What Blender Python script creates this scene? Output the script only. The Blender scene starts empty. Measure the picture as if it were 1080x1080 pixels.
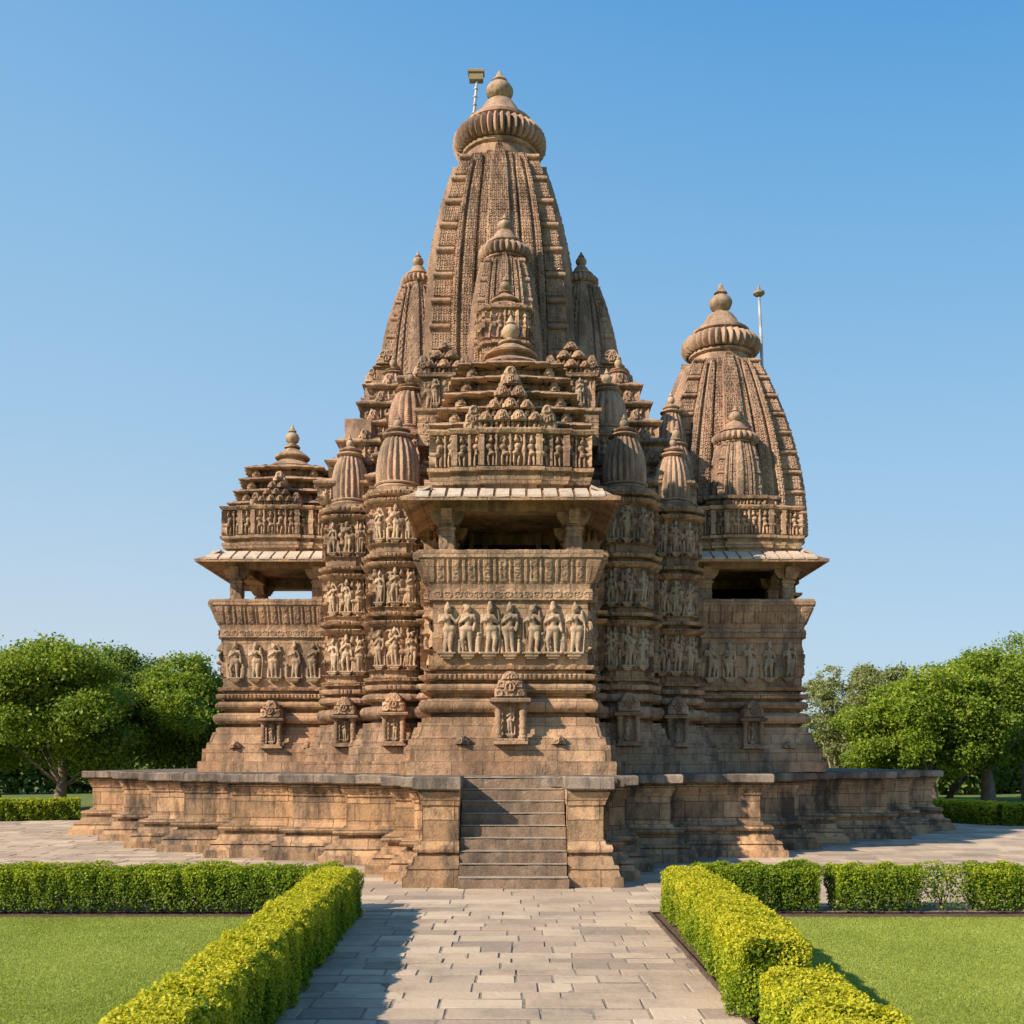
import bpy, math, random
import numpy as np
from mathutils import Vector
R = math.radians
C = bpy.context.scene.collection
rng = np.random.default_rng(7); random.seed(7)
# ---------------------------------------------------------------- camera, sky, sun
F = 1100.0; E = 2.1; HY = 803.0
cam = bpy.data.cameras.new('camera'); co = bpy.data.objects.new('camera', cam); C.objects.link(co)
co.location = (0, 0, E); co.rotation_euler = (R(90), 0, 0)
cam.sensor_width = 36; cam.lens = 36*F/1080; cam.shift_y = (HY-540)/1080; cam.clip_end = 5000
bpy.context.scene.camera = co
SD = Vector((0.80, 0.50, -0.60)).normalized()          # direction the light travels
w = bpy.data.worlds.new("World"); bpy.context.scene.world = w; w.use_nodes = True
nt = w.node_tree; bg = nt.nodes['Background']
sk = nt.nodes.new('ShaderNodeTexSky'); sk.sky_type = 'NISHITA'; sk.sun_disc = False
sk.sun_elevation = math.asin(-SD.z); sk.sun_rotation = math.atan2(-SD.x, -SD.y)
sk.altitude = 200; sk.air_density = 1.1; sk.dust_density = 1.5; sk.ozone_density = 3.0
tc = nt.nodes.new('ShaderNodeTexCoord'); sx = nt.nodes.new('ShaderNodeSeparateXYZ'); nt.links.new(tc.outputs['Generated'], sx.inputs[0])
def wramp(stops):                                          # colour of the clear sky against height above the horizon
    r = nt.nodes.new('ShaderNodeValToRGB'); el = r.color_ramp.elements
    while len(el) < len(stops): el.new(.5)
    for e, (p, c) in zip(el, stops): e.position = p; e.color = (*c, 1)
    nt.links.new(sx.outputs[2], r.inputs[0]); return r.outputs[0]
ca = wramp([(0, (.58, .68, .77)), (.13, (.52, .65, .77)), (.27, (.38, .59, .79)), (.45, (.26, .51, .78)), (.60, (.17, .42, .75)), (1, (.07, .24, .6))])
cb = wramp([(0, (.50, .62, .73)), (.13, (.40, .58, .76)), (.27, (.30, .53, .76)), (.45, (.15, .42, .74)), (.60, (.04, .29, .68)), (1, (.04, .2, .55))])
az = nt.nodes.new('ShaderNodeMapRange'); az.inputs[1].default_value = -.35; az.inputs[2].default_value = .5; nt.links.new(sx.outputs[0], az.inputs[0])
def wmix(f, a_, b_, mode='MIX'):
    m = nt.nodes.new('ShaderNodeMix'); m.data_type = 'RGBA'; m.blend_type = mode
    for v, i in ((f, 0), (a_, 6), (b_, 7)):
        if isinstance(v, float): m.inputs[i].default_value = v
        elif isinstance(v, tuple): m.inputs[i].default_value = v
        else: nt.links.new(v, m.inputs[i])
    return m.outputs[2]
grad = wmix(1.0, wmix(az.outputs[0], ca, cb), (4.75, 4.75, 4.75, 1), 'MULTIPLY')
nt.links.new(wmix(.88, sk.outputs[0], grad), bg.inputs[0]); bg.inputs[1].default_value = 0.14
sl = bpy.data.lights.new('sun', 'SUN'); sl.energy = 5.0; sl.angle = R(0.6); sl.color = (1, 0.845, 0.67)
so = bpy.data.objects.new('sun', sl); C.objects.link(so); so.rotation_euler = SD.to_track_quat('-Z', 'Y').to_euler()
so.location = (-20, -10, 30)
vs = bpy.context.scene.view_settings; vs.view_transform = 'Standard'; vs.look = 'None'; vs.gamma = 1; vs.exposure = 0.6

# ---------------------------------------------------------------- materials
class N:
    def __init__(s, name):
        s.m = bpy.data.materials.new(name); s.m.use_nodes = True; s.t = s.m.node_tree
        s.b = s.t.nodes['Principled BSDF']; s.out = s.t.nodes['Material Output']
        s.b.inputs['Specular IOR Level'].default_value = 0.25; s.b.inputs['Roughness'].default_value = 0.9
    def n(s, ty, **k):
        x = s.t.nodes.new(ty)
        for a, v in k.items(): setattr(x, a, v)
        return x
    def l(s, a, b): s.t.links.new(a, b)
    def noise(s, scale, det=4, rough=.6, vec=None, sc=(1, 1, 1)):
        if vec is None:
            g = s.n('ShaderNodeNewGeometry'); vec = g.outputs['Position']
        mp = s.n('ShaderNodeMapping'); mp.inputs['Scale'].default_value = sc; s.l(vec, mp.inputs[0])
        x = s.n('ShaderNodeTexNoise'); x.inputs['Scale'].default_value = scale; x.inputs['Detail'].default_value = det
        x.inputs['Roughness'].default_value = rough; s.l(mp.outputs[0], x.inputs['Vector']); return x.outputs['Fac']
    def ramp(s, f, stops):
        r = s.n('ShaderNodeValToRGB'); el = r.color_ramp.elements
        while len(el) < len(stops): el.new(0.5)
        for e, (p, c) in zip(el, stops):
            e.position = p; e.color = (c, c, c, 1) if isinstance(c, (int, float)) else (*c, 1)
        s.l(f, r.inputs[0]); return r.outputs[0]
    def mix(s, a, b, f, mode='MIX'):
        x = s.n('ShaderNodeMix', data_type='RGBA', blend_type=mode); x.clamp_factor = True
        for v, i in ((a, 6), (b, 7), (f, 0)):
            if isinstance(v, (int, float)): x.inputs[i].default_value = v
            elif isinstance(v, tuple): x.inputs[i].default_value = (*v, 1)
            else: s.l(v, x.inputs[i])
        return x.outputs[2]
    def math(s, op, a, b):
        x = s.n('ShaderNodeMath', operation=op)
        for i, v in enumerate((a, b)):
            if isinstance(v, (int, float)): x.inputs[i].default_value = v
            else: s.l(v, x.inputs[i])
        return x.outputs[0]
    def bump(s, h, dist, strength=1.0, prev=None):
        b = s.n('ShaderNodeBump'); b.inputs['Distance'].default_value = dist; b.inputs['Strength'].default_value = strength
        s.l(h, b.inputs['Height'])
        if prev is not None: s.l(prev, b.inputs['Normal'])
        return b.outputs[0]
    def done(s, col=None, nrm=None):
        if col is not None: s.l(col, s.b.inputs['Base Color'])
        if nrm is not None: s.l(nrm, s.b.inputs['Normal'])
        return s.m

def stone(name, a, b, c, stain=.35, brick=None, bumpd=.012, stainc=(.05, .042, .036), stlo=.56):
    s = N(name)
    col = s.mix(a, b, s.ramp(s.noise(.55, 5), [(.38, 0.), (.62, 1.)]))
    col = s.mix(col, c, s.math('MULTIPLY', s.ramp(s.noise(1.7, 6, .7), [(.5, 0.), (.68, 1.)]), .7))
    col = s.mix(col, (.55, .5, .45), s.math('MULTIPLY', s.ramp(s.noise(9, 6, .75), [(.55, 0.), (.75, 1.)]), .35))
    fine = s.noise(28, 5, .75)
    col = s.mix(col, s.mix(col, (.35, .33, .3), 1.0, 'MULTIPLY'), s.math('MULTIPLY', s.ramp(fine, [(.30, 1.), (.48, 0.)]), .8))
    h = s.math('ADD', fine, s.math('MULTIPLY', s.noise(7, 4), 1.5))
    if brick:
        uv = s.n('ShaderNodeTexCoord').outputs['UV']
        br = s.n('ShaderNodeTexBrick'); s.l(uv, br.inputs['Vector'])
        br.inputs['Scale'].default_value = 1; br.inputs['Brick Width'].default_value = brick[0]; br.inputs['Row Height'].default_value = brick[1]
        br.inputs['Mortar Size'].default_value = .009; br.inputs['Mortar Smooth'].default_value = .3; br.offset = .37
        br.inputs['Color1'].default_value = (.62, .60, .58, 1); br.inputs['Color2'].default_value = (1.2, 1.13, 1.06, 1); br.inputs['Mortar'].default_value = (.28, .25, .22, 1)
        col = s.mix(col, br.outputs['Color'], brick[2] if len(brick) > 2 else .55, 'MULTIPLY')
        h = s.math('SUBTRACT', h, s.math('MULTIPLY', br.outputs['Fac'], 1.5))
    st = s.noise(1.3, 8, .72, sc=(1, 1, .38)); st2 = s.noise(6, 6, .7, sc=(1, 1, .3))
    f = s.ramp(s.math('ADD', s.math('MULTIPLY', st, .7), s.math('MULTIPLY', st2, .3)), [(stlo-.07, 0.), (stlo+.06, 1.)])
    col = s.mix(col, stainc, s.math('MULTIPLY', f, stain))
    return s.done(col, s.bump(h, bumpd, .8))

M = {}
M['stone'] = stone('sandstone', (0.519, 0.344, 0.217), (0.435, 0.255, 0.149), (0.624, 0.440, 0.249), .6, (.62, .30, .6), bumpd=.018, stlo=.522)
M['carved'] = stone('carved_sandstone', (0.540, 0.366, 0.239), (0.444, 0.272, 0.171), (0.625, 0.450, 0.279), .68, (.55, .29, .55), bumpd=.024, stlo=.52)
M['tower'] = stone('tower_sandstone', (0.446, 0.300, 0.202), (0.383, 0.233, 0.156), (0.520, 0.366, 0.232), .6, stlo=.52)
M['statue'] = stone('statue_sandstone', (0.487, 0.356, 0.233), (0.419, 0.287, 0.183), (0.522, 0.402, 0.271), .7, stlo=.53)
M['pale'] = stone('pale_sandstone', (.60, .50, .40), (.52, .41, .31), (.62, .53, .42), .35)
M['ashlar'] = stone('platform_sandstone', (0.513, 0.350, 0.219), (0.469, 0.292, 0.160), (0.593, 0.393, 0.211), .88, (.85, .36, .9), stlo=.52)
M['coping'] = stone('dark_coping_stone', (.38, .31, .25), (.27, .215, .17), (.46, .37, .28), .75, (.9, 5), stlo=.50)
M['tread'] = stone('worn_lit_tread_stone', (.40, .33, .26), (.32, .26, .2), (.48, .4, .31), .4)  # paler than the risers: wear and dust, plus sky and sun painted in
M['step'] = stone('step_stone', (.29, .20, .13), (.21, .145, .10), (.37, .265, .17), .6)
def pave():
    s = N('paving_stone')
    at = s.n('ShaderNodeAttribute', attribute_name='tint').outputs['Fac']
    col = s.ramp(at, [(0., (.33, .25, .18)), (.35, (.44, .33, .235)), (.7, (.49, .375, .26)), (1., (.57, .45, .31))])
    col = s.mix(col, (.20, .155, .12), s.math('MULTIPLY', s.ramp(s.noise(.9, 8, .7), [(.46, 0.), (.66, 1.)]), .6))
    col = s.mix(col, (.5, .46, .4), s.math('MULTIPLY', s.ramp(s.noise(14, 6, .7), [(.5, 0.), (.75, 1.)]), .4))
    return s.done(col, s.bump(s.noise(16, 7, .7), .014, .8))
M['pave'] = pave()
def plain(name, a, b, scale=5, bd=.02, rough=.9):
    s = N(name); s.b.inputs['Roughness'].default_value = rough
    return s.done(s.mix(a, b, s.ramp(s.noise(scale, 7, .7), [(.35, 0.), (.65, 1.)])), s.bump(s.noise(scale*6, 5), bd))
M['soil'] = plain('soil', (.10, .065, .045), (.19, .13, .09), 6, .05)
M['joint'] = plain('joint_dust', (.20, .165, .13), (.33, .27, .21), 3, .03)
M['ground'] = plain('far_grass', (.10, .145, .03), (.15, .19, .045), .8, .05)
M['lawn'] = plain('lawn_soil', (.24, .31, .06), (.32, .38, .08), 1.1, .02)
M['bark'] = plain('bark', (.13, .095, .07), (.22, .17, .13), 4, .05)
M['pbark'] = plain('pale_bark', (.42, .37, .29), (.3, .25, .19), 4, .03)
M['twig'] = plain('twig', (.07, .05, .03), (.05, .06, .02), 8, .02)
M['metal'] = plain('painted_pole', (.55, .55, .55), (.25, .25, .26), 3, .003, .5)
M['lampbox'] = plain('weathered_box', (.30, .24, .13), (.2, .16, .1), 8, .003, .6)
def leafmat(name, stops, trans=.45):
    s = N(name); s.b.inputs['Roughness'].default_value = .55
    at = s.n('ShaderNodeAttribute', attribute_name='tint').outputs['Fac']
    col = s.ramp(at, stops); s.l(col, s.b.inputs['Base Color'])
    tr = s.n('ShaderNodeBsdfTranslucent'); s.l(s.mix(col, (.9, 1, .3), .5, 'MULTIPLY'), tr.inputs[0])
    mx = s.n('ShaderNodeMixShader'); mx.inputs[0].default_value = trans
    s.l(s.b.outputs[0], mx.inputs[1]); s.l(tr.outputs[0], mx.inputs[2]); s.l(mx.outputs[0], s.out.inputs[0]); return s.m
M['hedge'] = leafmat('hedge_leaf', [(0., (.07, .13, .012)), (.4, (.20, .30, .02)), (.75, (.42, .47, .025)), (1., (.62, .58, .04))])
M['grass'] = leafmat('grass_blade', [(0., (.24, .29, .05)), (.5, (.37, .43, .08)), (1., (.48, .51, .14))])
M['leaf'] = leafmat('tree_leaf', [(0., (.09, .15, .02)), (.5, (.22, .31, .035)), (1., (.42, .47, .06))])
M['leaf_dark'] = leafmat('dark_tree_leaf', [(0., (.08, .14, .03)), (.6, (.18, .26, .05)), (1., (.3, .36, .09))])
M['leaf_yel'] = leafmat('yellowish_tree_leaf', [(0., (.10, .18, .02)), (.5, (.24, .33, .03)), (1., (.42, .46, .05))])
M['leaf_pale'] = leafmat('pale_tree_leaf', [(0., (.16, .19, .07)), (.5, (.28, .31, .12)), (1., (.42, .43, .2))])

# ---------------------------------------------------------------- mesh builder
class MB:
    def __init__(s): s.v = []; s.q = []; s.t = []; s.uq = []; s.n = 0; s.tint = []; s.wear = 0; s.bw = (.55, .29)
    def add(s, v, q=None, t=None, uvq=None):
        v = np.asarray(v, float).reshape(-1, 3); s.v.append(v)
        if q is not None and len(q):
            q = np.asarray(q, int); s.q.append(q+s.n)
            s.uq.append(np.full((len(q), 4, 2), 1e6+s.n) if uvq is None else uvq)
        if t is not None and len(t): s.t.append(np.asarray(t, int)+s.n)
        s.n += len(v)
    def box(s, x0, x1, y0, y1, z0, z1):
        s.add([(x0, y0, z0), (x1, y0, z0), (x1, y1, z0), (x0, y1, z0), (x0, y0, z1), (x1, y0, z1), (x1, y1, z1), (x0, y1, z1)],
              [(0, 3, 2, 1), (4, 5, 6, 7), (0, 1, 5, 4), (1, 2, 6, 5), (2, 3, 7, 6), (3, 0, 4, 7)])
    def bbox(s, x0, x1, y0, y1, z0, z1, c=.02):             # box with chamfered top and sides
        loft(s, [(x0, y0), (x1, y0), (x1, y1), (x0, y1)], [(z0, 1, -c), (z0+c, 1, 0), (z1-c, 1, 0), (z1, 1, -c)])
    def mesh(s, name, ang=38):
        me = bpy.data.meshes.new(name); v = np.concatenate(s.v) if s.v else np.zeros((0, 3))
        q = np.concatenate(s.q) if s.q else np.zeros((0, 4), int); t = np.concatenate(s.t) if s.t else np.zeros((0, 3), int)
        if s.wear:
            x, y, z = v[:, 0], v[:, 1], v[:, 2]
            for a, (k1, k2, k3) in ((s.wear, (11., 9., 13.)), (s.wear*.75, (37., 31., 41.)), (s.wear*.6, (83., 71., 97.))):
                v = v+a*np.stack([np.sin(y*k1+z*k2)*np.sin(z*k3+x*2), np.sin(x*k2+z*k1)*np.sin(z*k3*.8+1), np.sin(x*k1*.9+y*k3)*np.sin(x*k2*.37+y)], 1)
        me.vertices.add(len(v)); me.vertices.foreach_set('co', v.ravel())
        nl = 4*len(q)+3*len(t); me.loops.add(nl); me.loops.foreach_set('vertex_index', np.concatenate([q.ravel(), t.ravel()]))
        me.polygons.add(len(q)+len(t))
        me.polygons.foreach_set('loop_start', np.concatenate([np.arange(len(q))*4, 4*len(q)+np.arange(len(t))*3]))
        if s.uq:
            uv = me.uv_layers.new(name='UVMap'); a = np.zeros((nl, 2)); a[:4*len(q)] = np.concatenate(s.uq).reshape(-1, 2)
            k = a[:, 0] >= 1e6; idn = np.round(a[k, 0]-1e6); W, H = s.bw      # loose pieces: each takes the tone of one block
            a[k, 0] = (np.mod(idn*7, 53)+.5)*W; a[k, 1] = (np.mod(idn*3, 37)*2+.5)*H
            uv.data.foreach_set('uv', a.ravel())
        me.update(calc_edges=True); me.validate()
        if s.tint:
            at = me.attributes.new('tint', 'FLOAT', 'FACE'); at.data.foreach_set('value', np.concatenate(s.tint))
        if ang:
            me.polygons.foreach_set('use_smooth', np.ones(len(me.polygons), bool)); me.set_sharp_from_angle(angle=R(ang))
        return me
    def build(s, name, mat, parent=None, loc=None, ang=38):
        if mat in ('stone', 'carved', 'tower', 'ashlar', 'coping', 'step', 'tread', 'statue', 'pale'): s.wear = .0045
        s.bw = {'stone': (.62, .30), 'ashlar': (.85, .36), 'coping': (.9, 5)}.get(mat, (.55, .29))
        me = s.mesh(name, ang); me.materials.append(M[mat] if isinstance(mat, str) else mat)
        return link(name, me, parent, loc)
def wloc(p):
    v = Vector((0, 0, 0))
    while p is not None: v += p.location; p = p.parent
    return v
def link(name, me, parent=None, loc=None, scale=None, rz=0):
    o = bpy.data.objects.new(name, me); C.objects.link(o)
    o.parent = parent; o.location = Vector(loc or (0, 0, 0)) - wloc(parent)
    if scale: o.scale = scale
    o.rotation_euler.z = rz
    return o
def tag(o, label=None, cat=None, group=None, kind=None):
    for k, v in (('label', label), ('category', cat), ('group', group), ('kind', kind)):
        if v: o[k] = v
    return o
def empty(name, loc, *a, **k):
    o = bpy.data.objects.new(name, None); C.objects.link(o); o.location = loc; o.empty_display_size = .3
    return tag(o, *a, **k)

def loft(mb, plan, levels, cx=0., cy=0., du=None, dz=None, h=None, caps=True):
    P = np.array(plan, float); n = len(P)
    d = np.roll(P, -1, 0)-P; L = np.hypot(d[:, 0], d[:, 1]); t = d/L[:, None]; nr = np.stack([t[:, 1], -t[:, 0]], 1)
    pts = []; mit = []; S = []; LL = []; U = []; EI = []
    u0 = 0
    for i in range(n):
        k = 1 if not du else max(1, int(math.ceil(L[i]/du)))
        pn = nr[i-1]; m0 = (pn+nr[i])/(1+pn@nr[i])
        nn = nr[(i+1) % n]; m1 = (nn+nr[i])/(1+nn@nr[i])
        for j in range(k+(1 if i == n-1 else 0)):
            f = j/k; pts.append(P[i]+d[i]*f); mit.append(m0 if j == 0 else (m1 if j == k else nr[i])); S.append(f); LL.append(L[i]); U.append(u0+L[i]*f); EI.append(i)
        u0 += L[i]
    pts = np.array(pts); mit = np.array(mit); S = np.array(S); LL = np.array(LL); U = np.array(U); EI = np.array(EI)
    lv = [levels[0]]
    for a, b in zip(levels[:-1], levels[1:]):
        k = 1 if not dz else max(1, int(math.ceil(abs(b[0]-a[0])/dz)))
        for j in range(1, k+1): lv.append(tuple(a[c]+(b[c]-a[c])*j/k for c in range(3)))
    lv = np.array(lv); Z = lv[:, 0]; nz = len(Z); nu = len(pts)
    hh = np.zeros((nz, nu))
    if h is not None: hh = h(dict(s=S[None, :]+0*Z[:, None], L=LL[None, :]+0*Z[:, None], u=U[None, :]+0*Z[:, None], z=Z[:, None]+0*S[None, :], e=EI[None, :]+0*Z[:, None].astype(int)))
    off = lv[:, 2][:, None]+hh
    X = cx+pts[None, :, 0]*lv[:, 1][:, None]+mit[None, :, 0]*off
    Y = cy+pts[None, :, 1]*lv[:, 1][:, None]+mit[None, :, 1]*off
    V = np.stack([X, Y, Z[:, None]+0*X], 2).reshape(-1, 3)
    i, j = np.meshgrid(np.arange(nz-1), np.arange(nu-1), indexing='ij'); a = (i*nu+j).ravel()
    q = np.stack([a, a+1, a+nu+1, a+nu], 1)
    # v of the uv runs along the profile
    acc = np.concatenate([[0], np.cumsum(np.hypot(np.diff(Z), np.diff(lv[:, 2])))])+Z[0]
    ug = np.stack([U[None, :]+0*acc[:, None], acc[:, None]+0*U[None, :]], 2).reshape(-1, 2)
    mb.add(V, q, None, ug[q])
    if caps:
        for r, rev in ((0, True), (nz-1, False)):
            idx = [k for k in range(nu) if S[k] in (0.0,)]
            ring = V[r*nu+np.array(idx)]
            from mathutils.geometry import tessellate_polygon
            tr = tessellate_polygon([[Vector(p) for p in ring]])
            tr = np.array(tr); 
            a_, b_, c_ = ring[tr[0]]; up = np.cross(b_-a_, c_-a_)[2] > 0
            if up == rev: tr = tr[:, ::-1]
            mb.add(ring, None, tr)
def circle(r, n=32, ph=0): return [(r*math.cos(2*math.pi*i/n+ph), r*math.sin(2*math.pi*i/n+ph)) for i in range(n)]
def rect(x0, x1, y0, y1): return [(x0, y0), (x1, y0), (x1, y1), (x0, y1)]
def star(b0, r0, b1, r1, r2):
    base = [(-b0, -r0), (b0, -r0), (b0, -r1), (b1, -r1), (b1, -r2), (r2, -r2), (r2, -b1), (r1, -b1), (r1, -b0)]; out = []
    for k in range(4):
        c, s = [(1, 0), (0, 1), (-1, 0), (0, -1)][k]
        out += [(x*c-y*s, x*s+y*c) for x, y in base]
    return out
def lathe(mb, prof, cx, cy, n=32, ribs=0, amp=0.):           # profile of (radius, z)
    th = np.linspace(0, 2*math.pi, n+1)
    V = []
    for r, z in prof:
        rr = r*(1+amp*(np.abs(np.cos(th*ribs/2))-1)) if ribs else r
        V.append(np.stack([cx+rr*np.cos(th), cy+rr*np.sin(th), np.full(n+1, z)], 1))
    V = np.concatenate(V); k = len(prof)
    i, j = np.meshgrid(np.arange(k-1), np.arange(n), indexing='ij'); a = (i*(n+1)+j).ravel()
    mb.add(V, np.stack([a, a+1, a+n+2, a+n+1], 1))
def tube(mb, pts, rad, n=8):
    pts = np.array(pts, float); k = len(pts); V = []
    for i in range(k):
        t = pts[min(i+1, k-1)]-pts[max(i-1, 0)]; t /= np.linalg.norm(t)
        a = np.cross(t, (0, 0, 1) if abs(t[2]) < .9 else (1, 0, 0)); a /= np.linalg.norm(a); b = np.cross(t, a)
        th = np.linspace(0, 2*math.pi, n, endpoint=False)
        V.append(pts[i]+rad[i]*(np.cos(th)[:, None]*a+np.sin(th)[:, None]*b))
    V = np.concatenate(V); Q = []
    for i in range(k-1):
        for j in range(n): Q.append((i*n+j, i*n+(j+1) % n, (i+1)*n+(j+1) % n, (i+1)*n+j))
    V = np.concatenate([V, pts[:1], pts[-1:]]); T = []
    for j in range(n): T += [(k*n, (j+1) % n, j), (k*n+1, (k-1)*n+j, (k-1)*n+(j+1) % n)]
    mb.add(V, [x[::-1] for x in Q], [x[::-1] for x in T])

# ---------------------------------------------------------------- relief patterns (metres of depth)
def cells(g, sp):
    n = np.maximum(1, np.round(g['L']/sp)); x = g['s']*n; k = np.minimum(np.floor(x), n-1)
    return x-k-.5, g['L']/n, k
def hsh(k, e, a): return np.modf(np.abs(np.sin(k*12.9898+e*78.233+a*37.719)*43758.5453))[0]
def blob(x, y, cx, cy, rx, ry, d): return d*np.sqrt(np.clip(1-((x-cx)/rx)**2-((y-cy)/ry)**2, 0, 1))
def figures(g, z0, z1, sp=.3, d=.09, pil=.0):
    H = z1-z0; t = (g['z']-z0)/H; c, wd, k = cells(g, sp); x = c*wd/H; r = hsh(k, g['e'], z0)
    sw = (r-.5)*.16; hgt = .86+.14*hsh(k, g['e'], z0+3); t2 = t/hgt
    r2 = hsh(k, g['e'], z0+7); r3 = hsh(k, g['e'], z0+11)
    m = blob(x, t2, sw*.6, .87, .075, .085, d*1.1)
    for b in (blob(x, t2, sw*.6, .97, .05, .07, d*.8), blob(x, t2, -sw*.3, .66, .12, .11, d), blob(x, t2, sw*.3, .54, .075, .09, d*.8), blob(x, t2, sw, .44, .125, .09, d*1.1),
              blob(x-(.2-t2)*.25*(r2-.5), t2, -.07+sw*.5, .2, .05, .25, d*.9), blob(x+(.2-t2)*.3*(r3-.3), t2, .07+sw*.5, .2, .05, .25, d*.9),
              blob(x+(t2-.6)*.4*(r2-.4), t2, -.17, .58+.2*(r2-.5), .038, .15, d*.8), blob(x-(t2-.6)*.5*(r3-.4), t2, .17, .58-.2*(r3-.5), .038, .15, d*.8),
              blob(x, t2, -.32, .26+.2*r3, .06, .16, d*.7), blob(x, t2, -.32, .50+.2*r3, .045, .06, d*.8), blob(x, t2, .33, .28+.2*r2, .06, .17, d*.7), blob(x, t2, .33, .53+.2*r2, .045, .06, d*.8),
              blob(x, t2, 0, 0.0, .42, .05, d*1.3)): m = np.maximum(m, b)
    m = np.maximum(m, d*.55*np.exp(-((np.hypot(x-sw*.6, (t2-.86))-.16)/.025)**2)*(t2 > .8))
    if pil: m = np.maximum(m, np.where(np.abs(c) > .5-pil, d*.8, 0))
    return np.where((t > 0) & (t < 1), m, 0)
def gav(g, a=.26, b=.15, d=.045):                          # interlaced arch net on the spires
    x = g['u']/a; y = g['z']/b; row = np.floor(y); x = x+.5*np.mod(row, 2); fx = x-np.floor(x)-.5; fy = y-row-.45
    rr = np.hypot(fx*1.0, fy*.9); ring = np.exp(-((rr-.33)/.10)**2); dot = np.exp(-(rr/.11)**2)
    jx = hsh(np.floor(x), row, 1.)
    return d*(ring+.6*dot)*(.7+.5*jx)-.3*d
def dent(g, z0, z1, sp, d):
    c, wd, k = cells(g, sp); return np.where((g['z'] >= z0) & (g['z'] <= z1) & (np.abs(c) < .32), d, 0)
def scroll(g, z0, z1, d, f=1.):
    H = z1-z0; nrow = max(1, round(H/.17)); t = (g['z']-z0)/H*nrow; rw = np.floor(t); y = t-rw-.5; x = g['u']*f/(H/nrow)*.8; k = np.floor(x); x = x-k-.5
    r = np.hypot(x, y); th = np.arctan2(y, x); q = hsh(k, rw, z0)
    m = np.exp(-((r-.36)/.08)**2)+np.exp(-(r/.14)**2)+.6*np.cos(th*(3+np.floor(q*4))+q*6)*np.clip(1-r/.5, 0, 1)
    return np.where((g['z'] > z0) & (g['z'] < z1), d*(m-.3), 0)

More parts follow.
